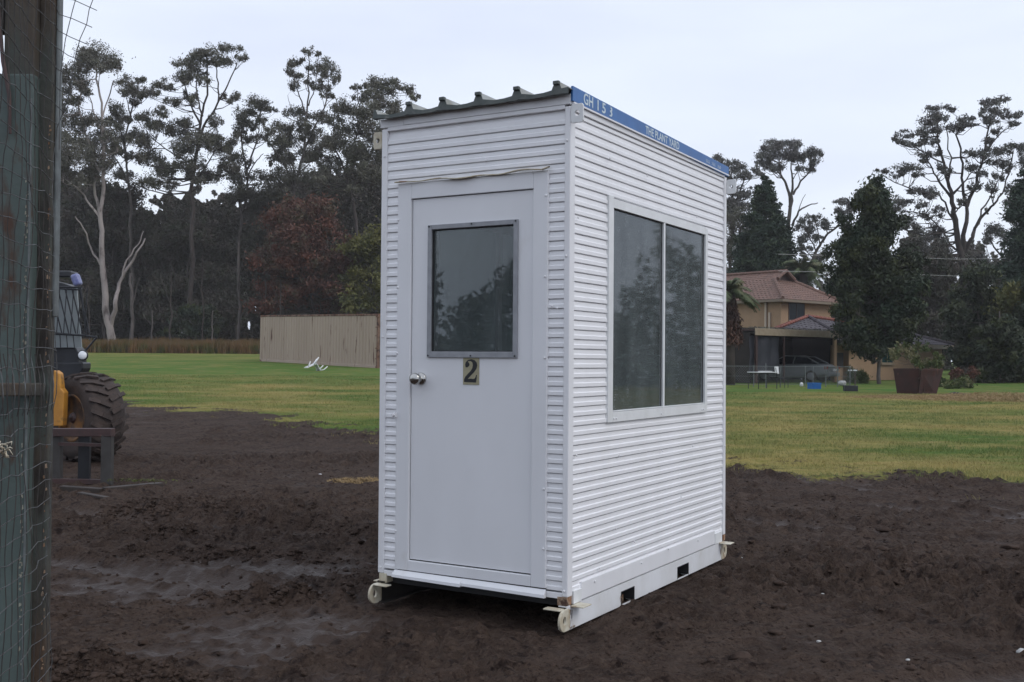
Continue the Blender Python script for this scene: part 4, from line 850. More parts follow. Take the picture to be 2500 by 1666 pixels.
# door surround
def sur(name, x0, x1, z0, z1, d=-.006): return bbox(name, x0, x1, d, .02, z0, z1, 'door_white', bv=.003)
sur('door_surround', -1.061, -.972, .033, 2.138); sur('door_surround', -.209, -.124, .033, 2.138)
sur('door_surround', -.9718, -.2092, 2.051, 2.138); sur('door_surround', -.9718, -.2092, .033, .088)
# crumpled hood strip above the door surround
n = 26; vs = []
for i in range(n+1):
    t = i/n; x = -1.068+.952*t; zq = 2.141+.004*math.sin(t*9)+.004*math.sin(t*23+1)+(.012 if t > .97 else 0); dq = .026+.006*math.sin(t*14+2)
    vs += [(x, .0, zq+.007), (x, -dq, zq+.003), (x, -dq+.001, zq-.004), (x, .0, zq)]
link('door_hood', mkmesh('door_hood', vs, [(4*i+k, 4*i+4+k, 4*i+4+(k+1) % 4, 4*i+(k+1) % 4) for i in range(n) for k in range(4)], M['cream'], True), bt)
# door
dr = empty('door', (0, 0, 0)); dr.parent = bt
del_ = .0
def dbox(name, x0, x1, y0, y1, z0, z1, mt, parent=None, bv=.002):
    return bbox(name, x0, x1, y0, y1, z0, z1, mt, parent or dr, bv)
YL = .008
mb = MB()
mb.box(-.968, -.838, YL, YL+.032, .095, 2.047); mb.box(-.325, -.213, YL, YL+.032, .095, 2.047); mb.box(-.838, -.325, YL, YL+.032, 1.874, 2.047); mb.box(-.838, -.325, YL, YL+.032, .095, 1.220)
mb.obj('door_leaf', M['door_white'], dr)
MB().box(-.9722, -.9685, .012, .03, .09, 2.05).box(-.2128, -.209, .012, .03, .09, 2.05).box(-.97, -.21, .012, .03, 2.0475, 2.0508).box(-.97, -.21, .012, .03, .0885, .0945).obj('door_seal', M['seal'], dr)
for (x0, x1, z0, z1) in ((-.862, -.837, 1.188, 1.901), (-.326, -.301, 1.188, 1.901), (-.8368, -.3262, 1.876, 1.901), (-.8368, -.3262, 1.188, 1.219)):
    bevel(MB().box(x0, x1, YL-.012, YL+.008, z0, z1).obj('window_frame', M['alu'], dr), .002)
MB().box(-.8365, -.8325, YL-.002, YL+.012, 1.22, 1.875).box(-.3305, -.3265, YL-.002, YL+.012, 1.22, 1.875).box(-.83, -.33, YL-.002, YL+.012, 1.871, 1.875).box(-.83, -.33, YL-.002, YL+.012, 1.220, 1.224).obj('glazing_seal', M['seal'], dr)
MB().box(-.834, -.329, YL+.010, YL+.014, 1.222, 1.873).obj('window_pane', M['glass'], dr)
for x in (-.852, -.58, -.312):
    for z in (1.198, 1.892): MB().lathe([(.005, 0), (.004, .003)], 8, MX((x, YL-.0155, z), (1, 0, 0), (0, 0, 1), (0, 1, 0))).obj('screw', M['seal'], dr)
Kn = MX((-.905, YL, 1.072), (1, 0, 0), (0, 0, 1), (0, -1, 0))
kb = MB().lathe([(.034, 0), (.034, .004), (.030, .010), (.018, .013), (.014, .030), (.020, .034), (.030, .044), (.033, .056), (.030, .068), (.018, .076), (.006, .078)], 28, Kn).obj('door_knob', M['chrome'], dr, True)
# number plate with hand drawn slab serif 2
npb = bevel(MB().box(-.633, -.533, YL-.0035, YL+.0, 1.046, 1.187).obj('number_plate', M['plate'], dr), .001)
r_outer = []; 
def stroke2():
    # traced outline of the figure, in the crop's own units (x 541-657, y 1190-1393)
    pts = [(561, 1262), (557, 1240), (562, 1222), (578, 1206), (603, 1200), (626, 1207), (641, 1224), (645, 1247), (639, 1272), (624, 1296), (604, 1318), (585, 1340), (577, 1350), (600, 1347), (618, 1349), (628, 1345), (634, 1332), (637, 1318), (643, 1318), (641, 1350), (637, 1376), (604, 1375), (550, 1373), (551, 1352), (560, 1332), (580, 1308), (598, 1288), (609, 1268), (613, 1245), (610, 1226), (598, 1214), (585, 1214), (576, 1220), (584, 1226), (590, 1238), (586, 1252), (574, 1262)]
    return [(-.633+(x-541)/116*.100, 1.187-(y-1190)/203*.141) for x, y in pts]
p2 = stroke2()
from mathutils.geometry import tessellate_polygon
tri = tessellate_polygon([[Vector((x, 0, z)) for x, z in p2]])
vs = [(x, YL-.0048, z) for x, z in p2]; link('digit', mkmesh('digit', vs, [tuple(t) for t in tri], M['black']), npb)
# side window
def sw(name, y0, y1, z0, z1, d=.0035, mt='winwhite', bv=.002, x0=-.02): return bbox(name, x0, d, y0, y1, z0, z1, mt, bv=bv)
wn = empty('side_window', (0, 0, 0)); wn.parent = bt
def wbox(name, y0, y1, z0, z1, x0=-.02, x1=.0035, mt='winwhite', bv=.002): return bbox(name, x0, x1, y0, y1, z0, z1, mt, wn, bv)
wbox('window_frame', .448, .508, .846, 2.066); wbox('window_frame', 1.917, 1.957, .846, 2.046); wbox('window_frame', .5082, 1.9168, .846, .900); wbox('window_frame', .5082, 1.9168, 2.003, 2.052)
wbox('sill', .51, 1.915, .902, .908, -.022, .002)
wbox('mullion', 1.215, 1.238, .9002, 2.0028, -.03, .001)
for y0, y1 in ((.5085, 1.2145), (1.2385, 1.9165)):
    MB().box(-.016, -.012, y0, y1, .909, 2.0025).obj('window_pane', M['wglass'], wn)
    MB().box(-.018, -.010, y0, y0+.006, .909, 2.002).box(-.018, -.010, y1-.006, y1, .909, 2.002).box(-.018, -.010, y0, y1, 1.996, 2.002).obj('glazing_seal', M['seal'], wn)
wbox('inner_strip', 1.80, 1.86, .91, 2.0, -.10, -.09, 'alu', 0)  # grey upright strip behind the far end of the pane
# screws over the walls
scr = MB().lathe([(.0065, 0), (.006, .003), (.003, .0045)], 8).mesh('screw', M['white'], True)
def screw(x, y, z, f):
    o = link('screw', scr, bt, (x, y, z)); o.rotation_euler = (math.pi/2, 0, 0) if f else (0, math.pi/2, 0)
for z in (2.03, 1.62, 1.21, .55, .25): screw(-.136, -.0065, z-.02, 1)
for z in (2.0, 1.63, 1.27, .30): screw(-1.056, -.0065, z-.06, 1)
for (x, z) in ((-.1, 1.45), (-.07, 1.44), (-.02, 2.28), (-.02, 1.70), (-.5, 2.22), (-1.16, 2.3), (-1.16, 1.3), (-1.16, .03), (-.02, .03), (-.95, 2.09), (-.60, 2.095)): screw(x, -.0015 if x > -.04 or x < -1.14 else .002, z, 1)
for (y, z) in ((.45, 2.262), (.95, 2.244), (1.45, 2.228), (1.75, 2.10), (.6, .66), (1.2, .645), (1.7, .64), (.55, .27), (.35, .09), (.8, .165), (1.3, .05), (.9, .03), (1.8, .03), (.3, .03), (.08, 1.9), (.08, .7), (2.305, 1.4), (2.305, .6), (1.5, .34), (1.18, .866), (.52, .866), (.55, .866), (1.86, .866), (1.89, .866)): screw(.0035, y, z, 0)
# latch stud by the left strip
MB().box(-1.075, -1.055, -.022, .004, .86, .885).lathe([(.007, 0), (.007, .03)], 8, MX((-1.065, -.01, .873), (1, 0, 0), (0, 0, 1), (0, -1, 0))).obj('latch', M['white'], bt)
# roof
rs = []; vs = []
def roofprofile():
    pr = []; ribs = [-1.193, -.961, -.742, -.517, -.285, -.055]
    for i, c in enumerate(ribs):
        zb = 2.520+.0005*i
        if i == 0: pr += [(-1.205, zb+.012), (-1.199, zb+.034), (-1.190, zb+.034), (-1.176, zb+.004)]
        else: pr += [(c-.030, zb+.002), (c-.011, zb+.044), (c+.011, zb+.046), (c+.026, zb+.006)]
        nx_ = ribs[i+1] if i < 5 else .012
        if i < 5: pr += [((c+nx_)/2-.02, zb-.006), ((c+nx_)/2+.04, zb-.004)]
    pr += [(.012, 2.532)]
    return pr
pr = roofprofile(); ny_ = 6
for j in range(ny_+1):
    y = -.045+2.40*j/ny_
    for x, z in pr: vs.append((x, y, z-.016*(y+.045)))
n = len(pr); fs = [(j*n+i, j*n+i+1, (j+1)*n+i+1, (j+1)*n+i) for j in range(ny_) for i in range(n-1)]
ro = link('roof_sheet', mkmesh('roof_sheet', vs, fs, M['rooftop']), bt); sd_ = ro.modifiers.new('t', 'SOLIDIFY'); sd_.thickness = .002
# turned down dark front edge that closes the ribs
vs = []; rr_ = random.Random(3)
for x, z in pr: vs += [(x, -.048, z+.003), (x, -.050, min(z-.018, 2.503+rr_.uniform(-.003, .003))), (x, -.030, 2.500)]
link('roof_edge', mkmesh('roof_edge', vs, [(3*i, 3*i+3, 3*i+4, 3*i+1) for i in range(n-1)]+[(3*i+1, 3*i+4, 3*i+5, 3*i+2) for i in range(n-1)], M['roof']), bt)
for c in (-.961, -.742, -.517, -.285, -.055):      # crimped rib caps
    bevel(MB().box(c-.017, c+.017, -.062, -.040, 2.551, 2.571).obj('rib_cap', M['roof'], bt), .004)
bbox('roof_panel_under', -W+.01, -.01, .01, LEN-.01, 2.462, 2.485, 'white', bv=0)
bbox('front_fascia', -1.0305, .0, -.004, .02, 2.461, 2.512, 'door_white', bv=.002)
bbox('front_fascia', -1.189, -1.032, -.003, .02, 2.459, 2.507, 'door_white', bv=.002)
bbox('side_fascia_left', -1.189, -1.180, .02, 2.33, 2.459, 2.503, 'door_white', bv=.002)
# blue fascia board, falling slightly to the rear
fb = MB(); x0, x1 = .0015, .0135
for y in (-.004, 2.333):
    d = .016*y
    for x in (x0, x1):
        for z in (2.474, 2.549): fb.v.append(Vector((x, y, z-(d if z > 2.5 else d*.75))))
fb.f = [[0, 2, 3, 1], [4, 5, 7, 6], [0, 1, 5, 4], [2, 6, 7, 3], [0, 4, 6, 2], [1, 3, 7, 5]]; fb.m = [0]*6
fbo = bevel(fb.obj('fascia_board', M['blue'], bt), .0015)
bbox('fascia_edge_strip', -.004, .0145, -.003, 2.33, 2.4635, 2.4725, 'white', bv=.001).rotation_euler = (-.0055, 0, 0)
def lettering(s, y0, y1, zc, h, name='lettering', worn=0):
    cu = bpy.data.curves.new('t', 'FONT'); cu.body = s; cu.size = 1; cu.extrude = 0; cu.offset = .022; to = bpy.data.objects.new('t', cu); COL.objects.link(to)
    dg = bpy.context.evaluated_depsgraph_get(); dg.update(); me = bpy.data.meshes.new_from_object(to.evaluated_get(dg)); bpy.data.objects.remove(to)
    co = np.array([v.co[:] for v in me.vertices]); mn = co.min(0); mxx = co.max(0)
    for v in me.vertices:
        u_ = (v.co.x-mn[0])/(mxx[0]-mn[0]); w_ = (v.co.y-mn[1])/(mxx[1]-mn[1]); y = y0+(y1-y0)*u_
        v.co = Vector((.0145, y, zc-.014*y+(w_-.5)*h))
    me.materials.clear(); me.materials.append(M['letter']); me.name = name
    return link(name, me, fbo)
lettering('GH', .114, .222, 2.514, .058); lettering('1', .273, .287, 2.514, .055); lettering('5', .328, .372, 2.514, .055)
l3 = lettering('3', .412, .455, 2.514, .055)
bm = __import__('bmesh').new(); bm.from_mesh(l3.data)      # worn away left half of the last figure
__import__('bmesh').ops.delete(bm, geom=[f for f in bm.faces if f.calc_center_median().y < .430], context='FACES'); bm.to_mesh(l3.data); bm.free()
lettering('THE PLANT YARD', .901, 1.417, 2.514, .046)
g = MB()                                                  # three groups of small unreadable strokes near the far end
for (a, b, k) in ((1.883, 1.955, 4), (1.995, 2.065, 4), (2.105, 2.170, 4)):
    for i in range(k):
        y = a+(b-a)*i/k; zc = 2.5125-.015*y
        for q in range(3):
            o_ = rnd.uniform(0, .007); g.add([(.0145, y+o_, zc-.010+.008*q), (.0145, y+o_+.008, zc-.010+.008*q), (.0145, y+o_+.008, zc-.004+.007*q), (.0145, y+o_, zc-.004+.007*q)], [(0, 1, 2, 3)])
g.obj('lettering', M['letter'], fbo)['kind'] = 'stuff'
# lifting lugs
def lug(x0, sg, y, z0, h, w_):
    n = 24; out = []; inn = []
    for k in range(n):
        a = 2*math.pi*(k+.5)/n; c, s_ = math.cos(a), math.sin(a); q = 1/max(abs(c), abs(s_)); out.append((w_/2+c*q*w_/2, h/2+s_*q*h/2)); inn.append((w_*.5+c*.0135, h*.5+s_*.0135))
    return bevel(MB().ring(out, inn, .010, MX((x0, y+.010, z0), (sg, 0, 0), (0, 0, 1), (0, -1, 0))).obj('lifting_lug', M['cream' if x0 < -.5 else 'winwhite'], bt), .002)
lug(.001, 1, -.003, 2.362, .096, .070); lug(-W-.001, -1, .0, 2.345, .096, .058); lug(.001, 1, 2.315, 2.325, .098, .070); lug(-W-.001, -1, 2.315, 2.32, .098, .07)
# skids
def skid(xf, sg):
    root = empty('skid', (xf, 0, 0)); root.parent = bt
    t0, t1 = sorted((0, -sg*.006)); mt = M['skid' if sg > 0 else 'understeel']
    mb = MB(); segs = [(-.002, .635), (.808, 1.458), (1.64, 2.30)]
    for a, b in segs: mb.box(t0, t1, a, b, -.163, -.0445)
    for a, b in ((.635, .808), (1.458, 1.64)): mb.box(t0, t1, a, b, -.088, -.0445); mb.box(t0, t1, a, b, -.1645, -.158)
    i0, i1 = sorted((-sg*.0062, -sg*.05))
    mb.box(i0, i1, -.002, 2.30, -.050, -.0445); mb.box(i0, i1, -.002, .635, -.163, -.157); mb.box(i0, i1, .808, 1.458, -.163, -.157); mb.box(i0, i1, 1.64, 2.3, -.163, -.157)
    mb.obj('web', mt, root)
    for a, b in ((.635, .808), (1.458, 1.64)):
        q0, q1 = sorted((.0015*sg, -sg*.30)); MB().box(q0, q1, a-.004, a+.001, -.160, -.086).box(q0, q1, b-.001, b+.004, -.160, -.086).box(q0, q1, a, b, -.0885, -.085).obj('fork_pocket', M['seal'], root)  # sleeves near black: the shade inside the pockets is painted in
    for yc, s2 in ((-.030, -1), (2.302, 1)):
        n = 28; out = []; inn = []
        for k in range(n):
            a = 2*math.pi*k/n; c, s_ = math.cos(a), math.sin(a)
            if c*s2 >= -1e-6: out.append((yc+c*.054, -.109+s_*.054))
            else:
                q = 1/max(abs(c), abs(s_)); out.append((yc+c*q*.054*1.0, -.109+s_*q*.054))
            inn.append((yc+s2*.004+c*.016, -.109+s_*.021))
        e0 = sg*.003
        eye = MB().ring(out, inn, .014, MX((e0, 0, 0), (0, 1, 0), (0, 0, 1), (sg*-1 if False else 1, 0, 0)) if sg < 0 else MX((e0-.014, 0, 0), (0, 1, 0), (0, 0, 1), (1, 0, 0)))
        bevel(eye.obj('towing_eye', M['cream'], root), .002)
    rs_ = MB(); rr2 = random.Random(5 if sg > 0 else 9)
    for (ya, za, n_) in ((.02, -.062, 16), (.63, -.10, 12), (2.25, -.075, 12), (.05, -.158, 10)):
        for q in range(n_):
            y = ya+rr2.uniform(-.025, .03); z = za-abs(rr2.gauss(0, .022)); z = max(z, -.150); w_ = rr2.uniform(.0015, .004); h_ = min(rr2.uniform(.006, .035), z+.161)
            rs_.add([(sg*.0012, y-w_, z), (sg*.0012, y+w_, z), (sg*.0013, y+w_*.5, z-h_), (sg*.0013, y-w_*.5, z-h_)], [(0, 1, 2, 3)])
    rs_.obj('rust_streaks', M['rust'], root)['kind'] = 'stuff'
    b0, b1 = sorted((-sg*.012, -sg*.105)); bevel(MB().box(b0, b1, -.062, -.012, -.060, -.053).obj('tow_flange', M['cream'], root), .002)
    return root
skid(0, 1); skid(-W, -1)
bbox('foot_stub', -.060, -.008, .002, .06, -.046, -.001, 'rust'); bbox('foot_stub', -.03, .003, 2.285, 2.32, -.042, -.001, 'rust'); bbox('foot_stub', -W+.008, -W+.06, .002, .06, -.046, -.001, 'cream')
bbox('corner_block', -.02, .003, .062, .150, -.043, .022, 'winwhite'); bbox('corner_block', -.02, .003, 2.125, 2.26, -.043, .03, 'winwhite')
bbox('foot_plate', -.02, .072, .030, .125, -.051, -.0445, 'cream'); bbox('foot_plate', -.02, .078, 2.20, 2.29, -.050, -.0435, 'cream'); bbox('foot_plate', -W-.03, -W+.06, .0, .09, -.052, -.046, 'cream')
# overlapping threshold strips under the door
vs = []
def thr(x0, x1, y, zt):
    mb = MB(); mb.add([(x0, -.002, zt), (x1, -.002, zt-.002), (x0, y, zt-.022), (x1, y, zt-.026), (x0, y-.002, zt-.036), (x1, y-.002, zt-.042), (x0, .0, zt-.038), (x1, .0, zt-.044)], [(0, 1, 3, 2), (2, 3, 5, 4), (4, 5, 7, 6), (0, 2, 4, 6), (1, 7, 5, 3)])
    return mb.obj('threshold_strip', M['door_white'], bt)
thr(-1.062, -.620, -.032, .030); thr(-.6205, -.122, -.022, .029)

# ------------------------------------------------------------------ GATE POSTS AND WIRE MESH (left foreground)
YP = 2.95
xa, xb = pix(-60, 800, YP).x, pix(72, 800, YP).x
ga = empty('steel_post', (pix(20, 800, YP).x, YP+.05, 0), label='wide weathered teal steel post at the left edge behind the wire', cat='post')
gaL = lambda x: x-ga.location.x
bevel(MB().box(gaL(xa), gaL(xb), -.05, .05, -.1, 2.12).obj('column', M['teal'], ga), .006)
bevel(MB().box(gaL(pix(-70, 0, YP).x), gaL(pix(8, 0, YP).x), -.040, .02, 2.245, 2.62).obj('upper_plate', M['rustpost'], ga), .004)
bevel(MB().box(gaL(pix(9, 0, YP).x), gaL(xb)-.002, -.045, .02, 2.10, 2.62).obj('upper_plate', M['rustpost'], ga), .004)
MB().tube([(gaL(pix(a_, 0, YP).x), -.06, z) for a_, z in ((-3, 2.36), (4, 2.25), (14, 2.15), (30, 2.06), (34, 1.95))], [.004, .005, .006, .006, .004], 6).obj('bent_strap', M['brownsteel'], ga)
MB().box(gaL(xb)-.006, gaL(xb)-.001, -.0535, -.0505, .1, 2.05).obj('edge_strip', M['galv'], ga)
# flaking paint along the edge of the column
fl = MB()
for i in range(90):
    z = rnd.uniform(.2, 1.95); x = gaL(xb)-.012+rnd.uniform(-.004, .004); h = rnd.uniform(.003, .016); w2 = rnd.uniform(.0015, .004); fl.add([(x-w2, -.0512, z), (x+w2, -.0515, z+h*.2), (x+w2*.6, -.0520, z+h), (x-w2*.7, -.0513, z+h*.8)], [(0, 1, 2, 3)])
fl.obj('paint_flakes', M['paleflake'], ga)['kind'] = 'stuff'
xc, xd = pix(80, 800, YP+.03).x, pix(118, 800, YP+.03).x
gb = empty('steel_post', ((xc+xd)/2, YP+.08, 0), label='narrow rusty steel post beside the wide teal post', cat='post')
w2 = (xd-xc)/2
bevel(MB().box(-w2, w2, -.04, -.005, -.1, 2.75).obj('column', M['rustpost'], gb), .005)
bevel(MB().box(w2+.0005, w2+.0105, -.03, -.005, 1.45, 2.75).obj('edge_angle', M['galv'], gb), .003)
MB().box(-w2-.010, -w2-.001, -.01, .03, -.1, 2.7).obj('gap_plate', M['seal'], gb)
fl = MB()
for i in range(70):
    z = rnd.uniform(.2, 2.0); x = w2-.006+rnd.uniform(-.004, .003); h = rnd.uniform(.003, .014); q = rnd.uniform(.0015, .004); fl.add([(x-q, -.0412, z), (x+q, -.0415, z+h*.2), (x+q*.6, -.0420, z+h), (x-q*.7, -.0413, z+h*.8)], [(0, 1, 2, 3)])
fl.obj('rust_flakes', M['rust'], gb)['kind'] = 'stuff'
# wire mesh running away from the camera beside the posts
def mp_(t, z, off=0):
    # t = 0 at the picture's left edge, 1 at the post's right edge
    x = -1.154-.085*t; y = 2.42+.48*t
    return Vector((x+off, y, z))
wm = empty('wire_mesh_fence', (-1.19, 2.9, 0), label='square wire mesh sheet with curled top corner stretched over the left posts', cat='wire fence')
O = wm.location; NV = 10
def wv(t, z): return .010*math.sin(z*7+t*5)+.006*math.sin(z*17+t*11)+.004*rnd.uniform(-1, 1)
zs_ = [.30+.0505*i for i in range(46)]
for i, z in enumerate(zs_):
    if abs(z-1.262) < .02: continue
    P = []
    curl = max(0, (z-2.02)/.30)
    tmax = 1.0
    for k in range(15):
        t = -.7+1.7*k/14
        P.append(mp_(t, z+.004*math.sin(t*9+i*1.3)-.003*math.sin(t*18+i), wv(t, z)*.6)-O)
    if z > 1.98:
        c = min((z-1.98)/.34, 1.2); P.append(mp_(1.0, z-.012, .012+.03*c)-O); P.append(mp_(1.0, z-.028*c-.012, .02+.085*c)-O)
    MB().tube(P, .00115, 5, False).obj('wire', M['wire'], wm, True)
for k in range(17):
    t = -.7+1.7*k/16; P = []
    for j in range(60):
        z = .28+2.36*j/59; P.append(mp_(t+.012*math.sin(z*9+k)+.006*rnd.uniform(-1, 1), z, wv(t, z)*.6-.001)-O)
    if k == 16: P = [p if p.z < 1.98 else p+Vector((.012+.085*min((p.z-1.98)/.34, 1.6)**1.2+.004*math.sin(p.z*40), 0, 0)) for p in P]
    MB().tube(P, .00115, 5, False).obj('wire', M['wire' if k == 16 else 'wiredark'], wm, True)
P = [mp_(1.0, z, .008+.07*max(0, (z-2.12)/.30)**1.3)-O for z in (1.9, 2.0, 2.1, 2.2, 2.28, 2.36, 2.44, 2.55)]
MB().tube(P, .0012, 5, False).obj('wire', M['wire'], wm, True)
# rusty rail with the folded wires round it
rl = empty('rusty_rail', (-1.25, 2.93, 1.245), label='rusty teal horizontal rail across the posts wrapped by wire', cat='rail')
bevel(MB().bar((-.42, -.35, .010), (-.045, .035, .003), .03, .036).obj('rail', M['rustpost'], rl), .004)
for i in range(14):
    t = -.25+1.25*i/13; q = mp_(t, 1.245, 0)-rl.location; h = .036; s_ = rnd.uniform(-.004, .004)
    MB().tube([q+Vector((-.012, 0, .10)), q+Vector((.0, 0, .045)), q+Vector((.008, -.012, .020)), q+Vector((.010+s_, -.016, 0)), q+Vector((.006, -.01, -.024)), q+Vector((-.004, 0, -.05))], .0013, 5, False).obj('folded_wire', M['wire' if i % 2 else 'wiredark'], rl, True)
# frayed pale rope scrap
p = pix(8, 1095, 2.44); rp = MB()
for i in range(26):
    a = Vector((rnd.uniform(-.02, .008), rnd.uniform(-.006, .006), rnd.uniform(-.012, .012))); b = a+Vector((rnd.uniform(-.005, .014), rnd.uniform(-.004, .004), rnd.uniform(-.010, .008))); c = b+Vector((rnd.uniform(-.006, .008), 0, rnd.uniform(-.012, .003))); rp.tube([a, b, c], [.0022, .0016, .0006], 5)
setp(rp.obj('rope_scrap', M['cream'], None, True, p), label='frayed pale scrap of rope caught in the wire mesh', cat='rope')

# ------------------------------------------------------------------ YELLOW LOADER
DL = 13.7
lw = pix(214, 1018, DL)
ld = empty('wheel_loader', (lw.x, lw.y, gzat(lw.x, lw.y)), .0, label='yellow wheel loader with caged cab and muddy tyre, half behind the posts', cat='loader')
LO = ld.location
def wheel(cx, cy, R_, wd, yaw, parent):
    """axis horizontal; outer face toward the camera's left"""
    wr = empty('wheel', (cx, cy, R_)); wr.parent = parent; wr.rotation_euler = (0, 0, yaw)
    Mw = MX((0, 0, 0), (1, 0, 0), (0, 0, 1), (0, -1, 0))   # lathe axis along -y
    h = wd/2
    MB().lathe([(.30, -h+.03), (.40, -h), (R_-.07, -h+.01), (R_-.015, -h+.06), (R_, 0), (R_-.015, h-.06), (R_-.07, h-.01), (.40, h), (.30, h-.03)], 40, Mw, False).obj('tyre', M['rubber'], wr, True)
    lg = MB()
    for k in range(22):
        for sg in (-1, 1):
            a0 = 2*math.pi*(k+(.5 if sg > 0 else 0))/22; pts = []
            for u_, v_ in ((0, 0), (.5, .10), (1, .22)):
                a = a0+v_; r = R_+.02-.05*u_**3
                pts.append(Vector((math.cos(a)*r, sg*u_*h*1.0, math.sin(a)*r)))
            for i in range(2):
                lg.bar(pts[i], pts[i+1], .050, rnd.uniform(.012, .032), up=((pts[i]+pts[i+1])/2*Vector((1, 0, 1))).normalized())
    o = lg.obj('tread', M['rubber'], wr); o['kind'] = 'stuff'
    rm = MB().lathe([(.02, .03), (.10, .05), (.13, .0), (.20, -.02), (.245, .05), (.265, .10), (.30, .12), (.305, .09)], 36, Matrix.Translation((0, -h+.14, 0)) @ Mw, True).obj('rim', M['muddy_yellow'], wr, True)
    hb = MB().lathe([(.07, 0), (.07, .06), (.05, .09), (.01, .10)], 18, Matrix.Translation((0, -h+.11, 0)) @ Mw)
    for k in range(8): a = k*math.pi/4; hb.lathe([(.013, 0), (.013, .02)], 6, Matrix.Translation((math.cos(a)*.10, -h+.12, math.sin(a)*.10)) @ Mw)
    hb.obj('hub', M['brownsteel'], wr)
    return wr
wheel(0, 0, .545, .50, math.radians(-38), ld)
def lp(px, py, Y): return pix(px, py, Y)-LO
# body and cab
Yc = 14.9
MB().box(-2.3, -.1, .45, 1.15, .45, 1.0).obj('chassis', M['plastic'], ld)
bl_ = MB(); a = lp(60, 900, Yc); 
q = [lp(60, 885, Yc), lp(202, 885, Yc), lp(202, 900, Yc), lp(190, 925, Yc), lp(178, 940, Yc), lp(60, 975, Yc)]
bl_.prism([(v.x, v.z) for v in q], .3, MX((0, Yc-LO.y+.3, 0), (1, 0, 0), (0, 0, 1), (0, -1, 0))); bevel(bl_.obj('mudguard_hood', M['plastic'], ld), .02)
# scuttle between the hood and the cab glass
q = [lp(60, 848, Yc), lp(182, 848, Yc), lp(190, 862, Yc), lp(190, 888, Yc), lp(60, 888, Yc)]
bl_ = MB(); bl_.prism([(v.x, v.z) for v in q], .3, MX((0, Yc-LO.y+.32, 0), (1, 0, 0), (0, 0, 1), (0, -1, 0))); bevel(bl_.obj('scuttle', M['plastic'], ld), .015)
q = [lp(40, 703, Yc), lp(189, 703, Yc), lp(201, 849, Yc), lp(40, 849, Yc)]
bl_ = MB(); bl_.prism([(v.x, v.z) for v in q], .03, MX((0, Yc-LO.y, 0), (1, 0, 0), (0, 0, 1), (0, -1, 0))); bl_.obj('cab_glass', M['cabglass'], ld)
MB().box(q[0].x, q[1].x-.03, Yc-LO.y+.05, Yc-LO.y+.12, lp(150, 848, Yc).z, lp(150, 706, Yc).z).obj('cab_interior', M['greysteel'], ld)
q = [lp(40, 672, Yc), lp(120, 684, Yc), lp(155, 692, Yc), lp(178, 700, Yc), lp(178, 705, Yc), lp(40, 705, Yc)]
bl_ = MB(); bl_.prism([(v.x, v.z) for v in q], .4, MX((0, Yc-LO.y+.35, 0), (1, 0, 0), (0, 0, 1), (0, -1, 0))); bevel(bl_.obj('cab_roof', M['plastic'], ld), .015)
p = lp(187, 684, Yc-.1); bevel(MB().box(-.055, .055, -.06, .06, -.085, .085, Matrix.Translation(p) @ Matrix.Rotation(-.35, 4, 'Y')).obj('work_light', M['bluegrey'], ld), .035, 3)
p = lp(160, 672, Yc); bevel(MB().box(-.14, .10, -.08, .2, -.035, .055, Matrix.Translation(p)).obj('roof_box', M['plastic'], ld), .02)
# guard cage
Yg = Yc-.16
cg = MB()
for a, b in (((128, 701), (200, 702)), ((128, 704), (198, 708)), ((128, 813), (237, 823)), ((237, 823), (209, 856)), ((196, 702), (212, 815)), ((128, 816), (212, 819))): cg.tube([lp(*a, Yg), lp(*b, Yg)], .014, 6)
cg.obj('guard_frame', M['plastic'], ld)
for i in range(7):
    x0 = 90+17*i; MB().tube([lp(x0, 703, Yg), lp(x0+27, 815, Yg)], .010, 6).obj('guard_bar', M['plastic'], ld)
    MB().tube([lp(x0+22, 703, Yg-.02), lp(x0+14, 815, Yg-.02)], .007, 6).obj('guard_bar', M['plastic'], ld)
for i in range(4): MB().tube([lp(130+16*i, 816, Yg), lp(131+17*i, 850, Yg)], .007, 6).obj('guard_bar', M['plastic'], ld)
p = lp(203, 868, Yc-.12); MB().lathe([(.005, -.06), (.05, -.05), (.072, 0), (.074, .02), (.065, .025)], 22, Matrix.Translation(p) @ MX((0, 0, 0), (1, 0, 0), (0, 0, 1), (0, -1, 0))).obj('headlight_housing', M['plastic'], ld, True)
MB().lathe([(.064, .022), (.05, .038), (.02, .046), (.003, .047)], 22, Matrix.Translation(p) @ MX((0, 0, 0), (1, 0, 0), (0, 0, 1), (0, -1, 0))).obj('headlight', M['lamp'], ld, True)
# yellow lift arm in front of the wheel
Ya = 13.4
q = [lp(100, 905, Ya), lp(140, 905, Ya), (lp(150, 912, Ya)), lp(154, 948, Ya), lp(162, 958, Ya), lp(160, 1015, Ya), lp(158, 1040, Ya), lp(100, 1040, Ya)]
bl_ = MB(); bl_.prism([(v.x, v.z) for v in q], .14, MX((0, Ya-LO.y+.07, 0), (1, 0, 0), (0, 0, 1), (0, -1, 0))); bevel(bl_.obj('lift_arm', M['yellow'], ld), .012)
MB().tube([lp(150, 1040, 13.6), lp(176, 1034, 13.8), lp(200, 1030, 13.9)], [.05, .04, .03], 10).obj('axle_link', M['yellow'], ld, True)
MB().bar(lp(212, 1090, 13.8), lp(232, 1060, 13.9), .06, .12).obj('step_bracket', M['yellow'], ld)
